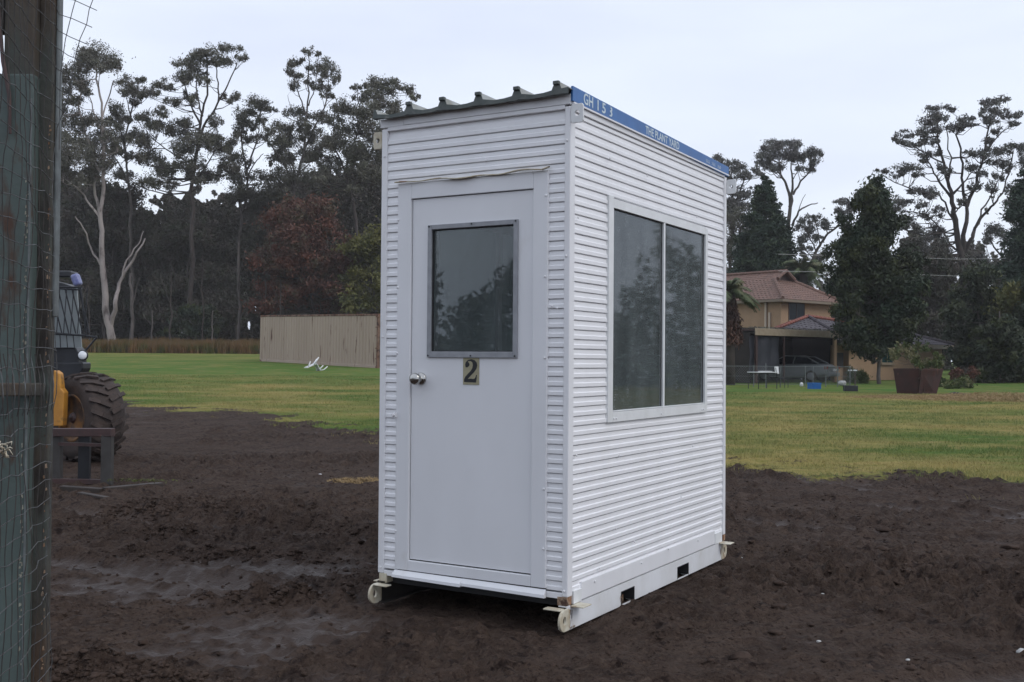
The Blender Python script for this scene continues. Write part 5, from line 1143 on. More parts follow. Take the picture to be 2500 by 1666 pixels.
# ------------------------------------------------------------------ BROWN STEEL TRESTLE
Yt = 11.4
a = pix(90, 1056, Yt); b = pix(276, 1056, Yt-.15); g0 = gzat(b.x, b.y)
tr = empty('steel_trestle', (b.x, b.y, g0), label='low brown steel trestle frame standing in mud before the loader tyre', cat='trestle')
TO = tr.location
bevel(MB().bar(a-TO, b-TO, .09, .085).obj('top_beam', M['brownsteel'], tr), .006)
lw_ = pix(262, 1056, Yt-.15); ztop = lw_.z-TO.z-.03
bevel(MB().box(lw_.x-TO.x-.055, lw_.x-TO.x+.055, -.03, .05, -.12, ztop).obj('leg', M['greysteel'], tr), .004)
l2 = pix(140, 1100, Yt); MB().box(l2.x-TO.x-.05, l2.x-TO.x+.05, .1, .18, -.12, ztop).obj('leg', M['greysteel'], tr)
MB().bar(Vector((l2.x-TO.x, .12, .42)), Vector((lw_.x-TO.x-.05, .02, .42)), .03, .035).obj('brace', M['brownsteel'], tr)
MB().bar(Vector((l2.x-TO.x-.3, .12, .03)), Vector((lw_.x-TO.x, .06, .03)), .05, .05).obj('foot_bar', M['brownsteel'], tr)
MB().bar(Vector((l2.x-TO.x+.25, .25, .0)), Vector((l2.x-TO.x+.25, .25, .5)), .12, .05).obj('rear_leg', M['plastic'], tr)
# timber offcuts on the mud
def plank(p0, p1, w_, h, lab, mt='wood'):
    a = gpix(*p0); b = gpix(*p1); a.z = float(gzat(a.x, a.y))+h*.4; b.z = float(gzat(b.x, b.y))+h*.5
    o = MB().bar(Vector((0, 0, 0)), b-a, w_, h).obj('timber_plank', M[mt], None, False, a); bevel(o, .006); return setp(o, label=lab, cat='timber', group='timber lying by the trestle')
plank((255, 1199), (392, 1186), .09, .045, 'wet timber plank with mossy end lying right of the trestle leg')
plank((150, 1196), (250, 1199), .08, .05, 'wet timber plank lying against the trestle foot')
plank((195, 1208), (262, 1216), .06, .03, 'short dark plank in the mud in front of the other planks')
a = gpix(345, 1190); a.z = float(gzat(a.x, a.y))+.045
C = rng.normal(size=(160, 3))*np.array([.16, .03, .008])+np.array(a)+np.array((0, 0, .01)); V, F = leaves(C, .035, .012, 0); setp(link('moss_patch', mkmesh('moss_patch', V, F, M['moss'])), label='strip of yellow green moss on the long plank', cat='moss', kind='stuff')

# ------------------------------------------------------------------ HOUSE
U3 = lambda x, y: (1760+x*.24232, 620+y*.24232)
ang_b = math.radians(50); bd = Vector((math.sin(ang_b), math.cos(ang_b), 0)); ad = Vector((-math.cos(ang_b), math.sin(ang_b), 0))
Kp = pix(*U3(603, 600), 68); zg = tz(Kp.x, Kp.y)
hs = empty('house', (Kp.x, Kp.y, zg), math.pi/2-ang_b, label='two storey tan brick house with terracotta upper roof behind the paddock', cat='house')
# local frame: +x along bd (right/back), +y along ad (left/back)
def hz(px, py, Y): return pix(px, py, Y).z-zg
def hw_(p): d = Vector(p)-Vector((Kp.x, Kp.y, 0)); return d.dot(bd), d.dot(ad)
EU = hz(*U3(603, 470), 68)     # upper eave height
def hb(name, x0, x1, y0, y1, z0, z1, mt, parent=hs): return MB().box(x0, x1, y0, y1, z0, z1).obj(name, M[mt], parent)
UX, UY = 5.6, 9.5
mb = MB(); mb.box(0, UX, 0, UY, 0, EU); uw = mb.obj('upper_wall', M['brick'], hs)
# recessed step in the wall nearer the pipes: shallow projecting bay on the left face
# hipped roof with gablet
ov = .55; RH = hz(*U3(600, 185), 70.5)-EU
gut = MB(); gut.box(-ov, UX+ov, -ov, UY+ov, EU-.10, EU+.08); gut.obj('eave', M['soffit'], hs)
def rooftiles(parent, quad, mt, rows, name='roof_slope'):
    """quad: eave a, eave b, top b, top a -> overlapping tile courses as real steps with rolls"""
    a, b, c, d = [Vector(v) for v in quad]; n_ = (b-a).cross(d-a).normalized()
    if n_.z < 0: n_ = -n_
    mb = MB(); wv_ = .30
    for r in range(rows):
        t0 = r/rows; t1 = (r+1.08)/rows; l0 = a.lerp(d, t0); r0 = b.lerp(c, t0); l1 = a.lerp(d, min(t1, 1)); r1 = b.lerp(c, min(t1, 1)); L0 = (r0-l0).length
        k = max(1, int(L0/wv_)); up = n_*.05; pv = None
        for i in range(2*k+1):
            s_ = i/(2*k); hgt = up*(1.0 if i % 2 else .45)
            v0 = l0.lerp(r0, s_)+hgt; v1 = l1.lerp(r1, s_)+n_*(.03 if i % 2 else .0); vb = l0.lerp(r0, s_)
            cur = (len(mb.v)); mb.v += [vb, v0, v1]
            if i: mb.f += [[cur-3, cur, cur+1, cur-2], [cur-2, cur+1, cur+2, cur-1]]; mb.m += [0, 0]
    o = mb.obj(name, M[mt], parent); return o
ez = EU+.06; run = RH/math.tan(math.radians(23)); hx = UX/2
gab = 1.45   # height where the gablet starts
rt = empty('roof', (0, 0, 0)); rt.parent = hs
tp = (UX+2*ov)/2; slope = RH/tp
# left/near long slope (faces -x) spans y, ridge at x=UX/2
yr0 = -ov+tp*.72      # ridge front end (gablet)
hg = slope*(yr0+ov)   # height of hip end top
fr_ = (yr0+ov)/tp
rooftiles(rt, [(-ov, UY+ov, ez), (-ov, -ov, ez), (-ov+(yr0+ov), yr0, ez+hg), (-ov+(yr0+ov), UY+ov, ez+hg)], 'tile_red', 10)
rooftiles(rt, [(-ov+(yr0+ov), UY+ov, ez+hg), (-ov+(yr0+ov), yr0-.25, ez+hg), (UX/2, yr0-.25, ez+RH), (UX/2, UY+ov, ez+RH)], 'tile_red', 4)
rooftiles(rt, [(UX+ov-(yr0+ov), yr0-.25, ez+hg), (UX+ov-(yr0+ov), UY+ov, ez+hg), (UX/2, UY+ov, ez+RH), (UX/2, yr0-.25, ez+RH)], 'tile_red', 4)
rooftiles(rt, [(-ov, -ov, ez), (UX+ov, -ov, ez), (UX+ov-(yr0+ov), yr0, ez+hg), (-ov+(yr0+ov), yr0, ez+hg)], 'tile_red', 10)
rooftiles(rt, [(UX+ov, -ov, ez), (UX+ov, UY+ov, ez), (UX+ov-(yr0+ov), UY+ov, ez+hg), (UX+ov-(yr0+ov), yr0, ez+hg)], 'tile_red', 10)
x0g = -ov+(yr0+ov); x1g = UX+ov-(yr0+ov)
MB().add([(x0g, yr0+.02, ez+hg), (x1g, yr0+.02, ez+hg), (UX/2, yr0+.02, ez+RH)], [(0, 1, 2)]).obj('gablet', M['brownsteel'], rt)
for a, b in (((-ov, -ov, ez+.08), (x0g, yr0, ez+hg+.08)), ((UX+ov, -ov, ez+.08), (x1g, yr0, ez+hg+.08)), ((x0g, yr0-.27, ez+hg+.08), (UX/2, yr0-.27, ez+RH+.08)), ((x1g, yr0-.27, ez+hg+.08), (UX/2, yr0-.27, ez+RH+.08)), ((UX/2, yr0-.3, ez+RH+.08), (UX/2, UY+ov, ez+RH+.08))):
    a = Vector(a); b = Vector(b); k = int((b-a).length/.4)
    mb = MB()
    for i in range(k): mb.tube([a.lerp(b, i/k), a.lerp(b, (i+1.1)/k)], [.12, .10], 6)
    mb.obj('ridge_tiles', M['tile_red'], rt)
# upper window on the right hand face (y = 0 plane faces the camera's right)
def px_on_b(px, y=0):   # local x on wall plane local y
    r = ray(px, 800); o = Vector((Kp.x, Kp.y, 0))+ad*y
    # solve r*t.xy = o + bd*s
    A_ = np.array([[r.x, -bd.x], [r.y, -bd.y]]); s_ = np.linalg.solve(A_, np.array([o.x, o.y])); return s_[1], s_[0]
def px_on_a(px, x=0):
    r = ray(px, 800); o = Vector((Kp.x, Kp.y, 0))+bd*x
    A_ = np.array([[r.x, -ad.x], [r.y, -ad.y]]); s_ = np.linalg.solve(A_, np.array([o.x, o.y])); return s_[1], s_[0]
def window(parent, x0, x1, y, z0, z1, gm='hglass'):
    wr = MB(); t = .06
    wr.box(x0-t, x0, y-.04, y+.05, z0-t, z1+t).box(x1, x1+t, y-.04, y+.05, z0-t, z1+t).box(x0, x1, y-.04, y+.05, z1, z1+t).box(x0, x1, y-.04, y+.05, z0-t, z0)
    wo = wr.obj('window', M['brownsteel' if gm == 'hglass' else 'gutter'], parent)
    MB().box(x0, x1, y-.012, y-.004, z0, z1).obj('pane', M[gm], wo)
    MB().box((x0+x1)/2-.02, (x0+x1)/2+.02, y-.03, y-.013, z0, z1).obj('mullion', M['brownsteel' if gm == 'hglass' else 'gutter'], wo)
    MB().box(x0-.12, x1+.12, y-.12, y-.042, z0-t-.09, z0-t-.005).obj('sill', M['gutter'], wo)
    return wo
xa_, Yw = px_on_b(U3(685, 0)[0]); xb_, Yw2 = px_on_b(U3(835, 0)[0]); window(hs, xa_, xb_, 0, hz(2000, U3(0, 662)[1], Yw), hz(2000, U3(0, 478)[1], Yw))
hb('sill_band', xa_-.1, xb_+.1, -.03, -.002, hz(2000, U3(0, 700)[1], Yw), hz(2000, U3(0, 676)[1], Yw), 'tile_red')
ya_, Y1 = px_on_a(U3(458, 0)[0]); MB().tube([(-.08, ya_, 1.5), (-.08, ya_, EU-.1)], .075, 8).obj('downpipe', M['pipe'], hs)
ya_, Y1 = px_on_a(U3(496, 0)[0]); MB().tube([(-.08, ya_, 1.5), (-.08, ya_, EU-.75)], .07, 8).obj('downpipe', M['pipe'], hs)
# low wing: wall plane set forward of the upper block
wx0, wy0 = hw_(pix(*U3(1290, 900), 62).to_2d().to_3d()); wx1, _q = px_on_b(2300, wy0)
ELo = hz(2000, 839, 62)
hb('lower_wall', wx0, wx1, wy0, -.02, 0, ELo, 'brick')
hb('lower_wall', -.5, wx0-.002, -2.2, -.02, 0, ELo, 'shadewall')  # near-black block standing in for shade beside the porch
# lower roof: hipped grey tile
e = ELo+.05; ovl = .5; yF = wy0-ovl; pk = hz(2000, U3(0, 650)[1], 66)-e
peak = Vector((wx0+.6, wy0+3.2, e+pk)); le = Vector((wx0-4.9, wy0+1.6, CAMZ+66/2621*57-zg+.30)); 
cornr = Vector((wx0-ovl, yF, e)); rc = Vector((wx1+ovl, yF, e)); rp_ = Vector((wx1-2.4, wy0+3.2, e+pk*.75)); lb = Vector((wx0-6.2, wy0+3.4, e))
lr = empty('lower_roof', (0, 0, 0)); lr.parent = hs
def fan(parent, tri_, mt, rows=9, name='roof_slope'):
    a, b, c = tri_; return rooftiles(parent, [a, b, Vector(c), Vector(c)+(Vector(b)-Vector(a)).normalized()*-.02], mt, rows, name)
fan(lr, (le, cornr, peak), 'tile_grey', 9)
rooftiles(lr, [cornr, rc, rp_, peak], 'tile_grey', 9)
fan(lr, (rc, Vector((wx1+ovl, wy0+6, e)), rp_), 'tile_grey', 9)
for a, b, mt in ((cornr, peak, 'tile_grey'), (le, peak, 'ridge_red'), (peak, rp_, 'ridge_red'), (rp_, rc, 'tile_grey')):
    k = int((b-a).length/.4); mb = MB(); u_ = Vector((0, 0, .08))
    for i in range(k): mb.tube([a.lerp(b, i/k)+u_, a.lerp(b, (i+1.1)/k)+u_], [.12, .10], 6)
    mb.obj('ridge_tiles', M[mt], lr)
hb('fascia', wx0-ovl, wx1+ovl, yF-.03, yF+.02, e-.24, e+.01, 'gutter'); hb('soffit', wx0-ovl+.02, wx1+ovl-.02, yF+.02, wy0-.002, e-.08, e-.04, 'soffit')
MB().tube([(wx1+ovl-.2, yF-.05, e-.6), (wx1+ovl-.2, yF-.05, e-.25)], .05, 8).obj('downpipe', M['pipe'], hs)
xa_, Yw = px_on_b(U3(1618, 0)[0], wy0); xb_, Yw2 = px_on_b(U3(1728, 0)[0], wy0); window(hs, xa_, xb_, wy0-.002, hz(2000, U3(0, 1090)[1], Yw), hz(2000, U3(0, 948)[1], Yw), 'hgreen')
# door recess side wall and meter box left of the wing corner
ms = hw_(pix(*U3(1222, 900), 63.0).to_2d().to_3d()); hb('porch_wall', wx0-1.1, wx0-.01, wy0+.35, wy0+.5, 0, ELo-.1, 'brick'); hb('porch_shade_side', wx0-.06, wx0-.003, wy0+.55, -.02, 0, ELo+.4, 'shadewall'); hb('porch_shade_back', -9.5, wx0-.07, -.6, -.5, 0, 3.1, 'shadewall'); hb('meter_box', wx0-.75, wx0-.15, wy0+.27, wy0+.348, .75, 1.6, 'seal')  # porch side and back: near-black planes added as painted shade
# carport in front
cpR = Vector((19.2, 60.2, 0)); cz = tz(19.2, 60.2)
cp = empty('carport', (cpR.x, cpR.y, cz), math.pi/2-ang_b, label='flat roofed open carport with tan fascia before the house', cat='carport')
def czp(py, Y): return pix(0, py, Y).z-cz
cl_ = 9.0; zf = CAMZ+66/2621*57-cz
hcb = lambda name, x0, x1, y0, y1, z0, z1, mt: MB().box(x0, x1, y0, y1, z0, z1).obj(name, M[mt], cp)
bevel(hcb('fascia', -cl_, .15, -.04, 0, zf-.12, zf+.24, 'gutter'), .01); hcb('roof_deck', -cl_, .15, .001, 5.2, zf+.12, zf+.18, 'brownsteel'); hcb('ceiling', -cl_+.05, .1, .002, 5.2, zf-.02, zf+.05, 'shadewall')
hcb('rear_wall', -cl_, 1.24, 5.0, 5.15, 0, zf-.03, 'shadewall'); hcb('side_wall', -cl_, -cl_+.1, .3, 5.0, 0, zf-.03, 'shadewall'); hcb('side_fascia', .151, .20, -.04, 5.2, zf-.12, zf+.2, 'brownsteel')
s_, Yq = np.array([0, 60]), 0
def carx(px):     # local x on the carport's front line
    r = ray(px, 800); A_ = np.array([[r.x, -bd.x], [r.y, -bd.y]]); return np.linalg.solve(A_, np.array([cpR.x, cpR.y]))[1]
hcb('post', carx(U3(1148, 0)[0]), carx(U3(1172, 0)[0]), .02, .14, 0, zf-.12, 'brick'); hcb('post', -cl_+.15, -cl_+.27, .02, .14, 0, zf-.12, 'brownsteel')
MB().box(carx(U3(640, 0)[0]), carx(U3(640, 0)[0])+.08, .02, .1, 0, zf-.1).obj('post', M['brownsteel'], cp)
# tarp hung in the left bay
x0, x1 = carx(U3(322, 0)[0]), carx(U3(618, 0)[0]); vs = []; k = 14
for j in range(8):
    for i in range(k+1): t = i/k; vs.append((x0+(x1-x0)*t, .2+.05*math.sin(t*19)+.03*math.sin(j*1.3+t*5), zf-.14-(zf-.65)*j/7))
tp_ = mkmesh('hanging_tarp', vs, [(j*(k+1)+i, j*(k+1)+i+1, (j+1)*(k+1)+i+1, (j+1)*(k+1)+i) for j in range(7) for i in range(k)], M['tarp'], True)
to = link('hanging_tarp', tp_, None, cp.location); to.rotation_euler = cp.rotation_euler; setp(to, label='dark blue grey tarp hung across the left bay of the carport', cat='tarp')
# brown leafy debris on the carport roof edge
C = []
for i in range(500): t = rnd.random(); q = Vector((-cl_+t*cl_*.9, rnd.uniform(-.05, .6), zf+.25+rnd.uniform(0, .10))); C.append(cp.matrix_basis @ q)
C = [Vector(cpR)+bd*c_.x*0+c_*0 for c_ in C] if False else C
Mc = Matrix.Translation((cpR.x, cpR.y, cz)) @ Matrix.Rotation(math.pi/2-ang_b, 4, 'Z')
C = np.array([Mc @ Vector((-cl_+rnd.random()*cl_*.9, rnd.uniform(-.03, .6), zf+.24+rnd.uniform(0, .08))) for i in range(700)])
V, F = leaves(C, .12, .05, 0); setp(link('leaf_litter', mkmesh('leaf_litter', V, F, M['euc'])), label='dead leaves gathered on the carport roof edge', cat='leaves', kind='stuff')
# ------------------------------------------------------------------ SILVER CAR
cc = pix(*U3(735, 1290), 60.2); cgz = tz(cc.x, cc.y)
car = empty('sedan_car', (cc.x, cc.y, cgz), 0, label='silver sedan parked in the carport with its red tail light showing', cat='car')
yaw = math.radians(142); car.rotation_euler = (0, 0, yaw)   # nose direction = local +x
# stations: (x, half width, belt z, bottom z)
side = [(-2.25, .48), (-2.28, .75), (-2.2, .98), (-1.55, 1.03), (-1.0, 1.33), (-.45, 1.44), (.3, 1.43), (1.0, 1.02), (1.9, .88), (2.25, .72), (2.3, .42)]
def carbody():
    st = [(-2.28, .50, .82, .78, .62), (-2.2, .34, .98, .84, .70), (-1.6, .24, 1.02, .88, .78), (-1.0, .22, 1.00, .90, .82), (0, .20, .98, .90, .84), (1.0, .20, .95, .90, .83), (1.7, .24, .88, .88, .78), (2.15, .32, .76, .82, .68), (2.30, .45, .62, .70, .55)]
    vs = []; ring = 10
    for x, zb, zt_, hw, tw in st:
        zm = zb+(zt_-zb)*.5
        for y, z in ((-hw*.85, zb), (-hw, zb+.12), (-hw*1.01, zm), (-hw*.97, zt_-.06), (-tw, zt_), (tw, zt_), (hw*.97, zt_-.06), (hw*1.01, zm), (hw, zb+.12), (hw*.85, zb)): vs.append((x, y, z))
    fs = [(i*ring+k, i*ring+(k+1) % ring, (i+1)*ring+(k+1) % ring, (i+1)*ring+k) for i in range(len(st)-1) for k in range(ring)]
    fs += [tuple(range(ring)), tuple(range(len(st)*ring-1, (len(st)-1)*ring-1, -1))]
    return vs, fs
vs, fs = carbody(); co_ = link('body', mkmesh('body', vs, fs, M['silver'], True), car); sb_ = co_.modifiers.new('s', 'SUBSURF'); sb_.levels = sb_.render_levels = 2
def greenhouse(sx, sc_, mt, name, parent):
    st = [(-1.72, 1.0, .70, 1.0), (-1.0, 1.36, .58, 1.0), (-.4, 1.44, .57, 1.0), (.25, 1.42, .57, 1.0), (1.05, .98, .70, .97)]
    vs = []
    for x, zt_, tw, zb in st: vs += [(x, -.80*sc_, zb), (x, -tw*sc_, zt_), (x, tw*sc_, zt_), (x, .80*sc_, zb)]
    fs = [(i*4+k, i*4+k+1, (i+1)*4+k+1, (i+1)*4+k) for i in range(4) for k in range(3)]
    return link(name, mkmesh(name, vs, fs, M[mt]), parent)
gh = greenhouse(1, 1, 'hglass', 'windows', car)
MB().add([(-1.0, -.57, 1.37), (-.4, -.56, 1.452), (.25, -.56, 1.432), (.25, .56, 1.432), (-.4, .56, 1.452), (-1.0, .57, 1.37)], [(0, 1, 4, 5), (1, 2, 3, 4)]).obj('roof', M['silver'], car)
for sg in (-1, 1):
    for a, b in (((-1.72, .715*sg, 1.01), (-1.0, .585*sg, 1.375)), ((-1.0, .585*sg, 1.375), (.25, .575*sg, 1.43)), ((.25, .575*sg, 1.43), (1.05, .71*sg, .99)), ((-.3, .80*sg, 1.0), (-.35, .57*sg, 1.44))): MB().bar(a, b, .06, .05).obj('pillar', M['silver'], car)
    wl_ = MB().box(-2.30, -2.10, sg*.86-.1 if sg > 0 else -.88, .88 if sg > 0 else -.76, .70, .88).obj('tail_light', M['red'], car); bevel(wl_, .02)
    for x in (-1.35, 1.40):
        wr = empty('wheel', (x, sg*.80, .32)); wr.parent = car
        MB().lathe([(.20, -.10), (.31, -.10), (.325, 0), (.31, .10), (.20, .10)], 22, MX((0, 0, 0), (1, 0, 0), (0, 0, 1), (0, -1, 0))).obj('tyre', M['rubber'], wr, True)
        MB().lathe([(.02, 0), (.2, -.02), (.205, .02)], 18, MX((0, .11*sg, 0), (1, 0, 0), (0, 0, 1), (0, -1, 0))).obj('rim', M['alu'], wr, True)
bevel(MB().box(-2.36, -2.2, -.78, .78, .34, .52).obj('bumper', M['silver'], car), .03); MB().box(-2.37, -2.34, -.25, .25, .60, .72).obj('number_plate', M['plwhite'], car)
# ------------------------------------------------------------------ YARD CLUTTER by the house
# low wire fence
fz = lambda p: float(gzat(p.x, p.y))
fx = [(1770, 48.5), (1840, 48.8), (1905, 49), (1966, 49.2), (1985, 49.3), (2016, 49.5), (2045, 49.6), (2075, 50)]
fp0 = pix(fx[0][0], 930, fx[0][1]); f0 = Vector((fp0.x, fp0.y, tz(fp0.x, fp0.y)))
wf = empty('yard_fence', f0, label='low grey wire yard fence in front of the carport and car', cat='fence'); tops = []
for i, (px_, Y_) in enumerate(fx):
    p = pix(px_, 930, Y_); z = tz(p.x, p.y); tops.append(Vector((p.x, p.y, z))-f0)
    MB().tube([Vector((p.x, p.y, z-.1))-f0, Vector((p.x, p.y, z+.98))-f0], .022, 6).obj('fence_post', M['galv'], wf)
for hgt, r_ in ((.95, .012), (.5, .006), (.12, .006)): MB().tube([t+Vector((0, 0, hgt)) for t in tops], r_, 5).obj('rail', M['galv'], wf)
mb = MB()
for a, b in zip(tops[:-1], tops[1:]):
    k = int((b-a).length/.11)
    for i in range(k):
        p = a.lerp(b, i/k); q = p+(b-a).normalized()*.85; mb.tube([p+Vector((0, 0, .1)), q+Vector((0, 0, .95))], .004, 3, False); mb.tube([p+Vector((0, 0, .95)), q+Vector((0, 0, .1))], .004, 3, False)
o = mb.obj('chain_link', M['galv'], wf); o['kind'] = 'stuff'
# white topped table
tpx = pix(*U3(420, 1350), 46.5); z = tz(tpx.x, tpx.y)
tb = empty('folding_table', (tpx.x, tpx.y, z), .5, label='white topped table with thin black legs on the grass by the booth edge', cat='table')
bevel(MB().box(-.56, .56, -.36, .36, .70, .73).obj('tabletop', M['plwhite'], tb), .008)
for sx in (-1, 1):
    for sy in (-1, 1): MB().tube([(sx*.52, sy*.32, -.03), (sx*.52, sy*.32, .70)], .018, 6).obj('leg', M['plastic'], tb)
MB().box(-.50, .50, -.31, -.29, .66, .695).box(-.50, .50, .29, .31, .66, .695).obj('apron', M['plastic'], tb)
o = bevel(MB().box(-.2, .32, -.2, .2, 0, .04).obj('flat_tray', M['conc'], None, False, (tpx.x+.05, tpx.y, z+.732)), .01); setp(o, label='flat white tray lying on the white topped table', cat='tray')
# chair behind the table
p = pix(*U3(580, 1185), 48.2); z = tz(p.x, p.y); c2 = empty('garden_chair', (p.x, p.y, z), .9, label='white backed chair standing just right of the table', cat='chair')
bevel(MB().box(-.2, .2, -.03, 0, .62, .95, Matrix.Rotation(-.12, 4, 'X')).obj('backrest', M['plwhite'], c2), .02); MB().box(-.2, .2, -.4, 0, .42, .45).obj('seat', M['plastic'], c2)
for sx in (-.18, .18):
    MB().tube([(sx, -.38, 0), (sx, -.38, .42)], .014, 6).obj('leg', M['plastic'], c2); MB().tube([(sx, 0, 0), (sx, 0, .6), (sx, .05, .9)], .014, 6).obj('leg', M['plastic'], c2)
p = pix(*U3(453, 1180), 47.8); z = tz(p.x, p.y); setp(MB().tube([(0, 0, 0), (0, 0, pix(1950, U3(0, 1105)[1], 47.8).z-z)], .018, 6).obj('thin_stake', M['galv'], None, False, (p.x, p.y, z)), label='thin grey stake rising behind the white topped table', cat='stake')
# blue crate
p = gpix(*U3(940, 1362)); bc = empty('plastic_crate', p, .25, label='blue plastic crate on the grass beside the white lantern', cat='crate')
s_ = p.y/FOC
w_, h = 50*.24232*s_*2, 62*.24232*s_
mb = MB(); mb.box(-w_/2, w_/2, -.2, -.17, 0, h).box(-w_/2, w_/2, .17, .2, 0, h).box(-w_/2, -w_/2+.03, -.17, .17, 0, h).box(w_/2-.03, w_/2, -.17, .17, 0, h); mb.obj('crate_wall', M['bluecrate'], bc)
MB().box(-w_/2+.03, w_/2-.03, -.17, .17, .01, .04).obj('crate_floor', M['bluecrate'], bc)
MB().box(-w_/2-.02, w_/2+.02, -.22, -.2005, h-.04, h).box(-w_/2-.02, w_/2+.02, .2005, .22, h-.04, h).obj('crate_rim', M['bluecrate'], bc)
for i in range(5): MB().box(-w_/2+.06+i*(w_-.12)/4-.012, -w_/2+.06+i*(w_-.12)/4+.012, -.215, -.2005, .02, h-.05).obj('crate_rib', M['bluecrate'], bc)
# black trough
p = gpix(*U3(1305, 1386)); bk = empty('black_trough', p, -.15, label='low black open trough on the grass right of the blue crate', cat='trough'); s_ = p.y/FOC; w_ = 130*.24232*s_; h = 58*.24232*s_
for (a, b, c, d) in ((-w_/2, w_/2, -.22, -.19), (-w_/2, w_/2, .19, .22), (-w_/2, -w_/2+.03, -.19, .19), (w_/2-.03, w_/2, -.19, .19)): bevel(MB().box(a, b, c, d, 0, h).obj('side', M['plastic'], bk), .008)
MB().box(-w_/2+.03, w_/2-.03, -.19, .19, .01, .04).obj('base', M['plastic'], bk)
# white lantern-like bottle
p = gpix(*U3(812, 1338)); s_ = p.y/FOC*.24232; lt = empty('gas_lantern', p, 0, label='small white gas bottle with dark cap left of the blue crate', cat='gas bottle')
MB().lathe([(12*s_, 0), (18*s_, 6*s_), (19*s_, 22*s_), (14*s_, 38*s_), (6*s_, 44*s_)], 18).obj('body', M['plwhite'], lt, True); MB().lathe([(7*s_, 44*s_), (12*s_, 50*s_), (10*s_, 78*s_), (4*s_, 84*s_)], 12).obj('cap', M['plastic'], lt, True)
# white topped stakes
for i, (x, lab) in enumerate(((1300, 'pale capped stake nearer the car, in front of the tan wall'), (1352, 'pale capped stake further right, in front of the tan wall'))):
    p = pix(*U3(x, 1290), 52); z = tz(p.x, p.y); h = pix(1950, U3(0, 1165)[1], 52).z-z; st = empty('capped_stake', (p.x, p.y, z), 0, label=lab, cat='stake', group='capped stakes by the house')
    MB().tube([(0, 0, -.05), (0, 0, h-.03)], .025, 6).obj('stake', M['brownsteel'], st); bevel(MB().box(-.09, .09, -.06, .06, h-.06, h).obj('cap', M['plwhite'], st), .02)
p = pix(*U3(1222, 1300), 52); z = tz(p.x, p.y); bd_ = empty('plastic_drum', (p.x, p.y, z), 0, label='pale grey plastic drum lying by the end of the yard fence', cat='drum')
MB().lathe([(.06, -.16), (.12, -.15), (.125, 0), (.12, .15), (.06, .16)], 18, MX((0, 0, .13), (1, 0, 0), (0, 0, 1), (0, -1, 0)) @ Matrix.Rotation(.6, 4, 'Y')).obj('body', M['conc'], bd_, True); MB().lathe([(.03, .16), (.03, .19), (.01, .19)], 12, MX((0, 0, .13), (1, 0, 0), (0, 0, 1), (0, -1, 0)) @ Matrix.Rotation(.6, 4, 'Y')).obj('bung', M['alu'], bd_)
# ------------------------------------------------------------------ RUSTY SKIP
Ys = 41.5
U8 = lambda x, y: (2000+x*.2678, 600+y*.2678)
cf = pix(2243, 962, Ys); z = tz(cf.x, cf.y)
sk = empty('skip_bin', (cf.x, cf.y, z), 0, label='rusty brown open skip with sloping sides, a shrub growing from it', cat='skip bin')
def sp(px_, py_, Y): p = pix(px_, py_, Y); return p-sk.location
# tapered box: top corners L, N(near), R, B ; bottom same
tN = sp(2247, 903, Ys-.25); tL = sp(2183, 899, Ys+.55); tR = sp(2301, 901, Ys+.7); tB = tL+tR-tN
bN = sp(2240, 965, Ys); bL = sp(2192, 955, Ys+.55); bR = sp(2284, 965, Ys+.45); bL.z = bN.z-.0; bR.z = bN.z; bB = bL+bR-bN
tL.z = tR.z = tN.z; tB.z = tN.z
def panel(name, q, th=.04, mt='skip'):
    n_ = (q[1]-q[0]).cross(q[3]-q[0]).normalized()*th; mb = MB(); mb.add([v for v in q]+[v+n_ for v in q], [(3, 2, 1, 0), (4, 5, 6, 7), (0, 1, 5, 4), (1, 2, 6, 5), (2, 3, 7, 6), (3, 0, 4, 7)]); return mb.obj(name, M[mt], sk)
panel('side_plate', [bL, bN, tN, tL]); panel('side_plate', [bN, bR, tR, tN]); panel('side_plate', [bR, bB, tB, tR]); panel('side_plate', [bB, bL, tL, tB]); panel('floor_plate', [bL, bN, bR, bB])
for a, b in ((tL, tN), (tN, tR), (tR, tB), (tB, tL)): MB().bar(a, b, .08, .07).obj('rim_bar', M['skip'], sk)
for a, b, c, d in ((bL, bN, tN, tL), (bN, bR, tR, tN)):
    for t in (.28, .66): o_ = (c-d).cross(a-d).normalized()*.0; MB().bar(a.lerp(b, t), d.lerp(c, t), .06, .06).obj('stiffener', M['skip'], sk)
MB().tube([tN.lerp(bN, .35)+Vector((.0, -.12, 0)), tN.lerp(bN, .35)+Vector((0, .05, 0))], .05, 10).obj('lifting_pin', M['skip'], sk)
cl = [(2180+rnd.uniform(-4, 14), 862+rnd.uniform(-12, 34), 8, 11) for i in range(5)]+[(2235+rnd.uniform(-30, 30), 862+rnd.uniform(-16, 30), 10, 10) for i in range(10)]+[(2290+rnd.uniform(-14, 14), 884+rnd.uniform(-18, 18), 9, 9) for i in range(6)]
blobtree('leafy_shrub', 'leafy green shrub rising out of the rusty skip', Ys+.6, [([(2235, 940), (2235, 900), (2232, 870)], 2, 1), ([(2235, 900), (2200, 860)], 1.2, .6), ([(2235, 905), (2280, 870)], 1.2, .6)], cl, 'shrub', 1.5, .13)
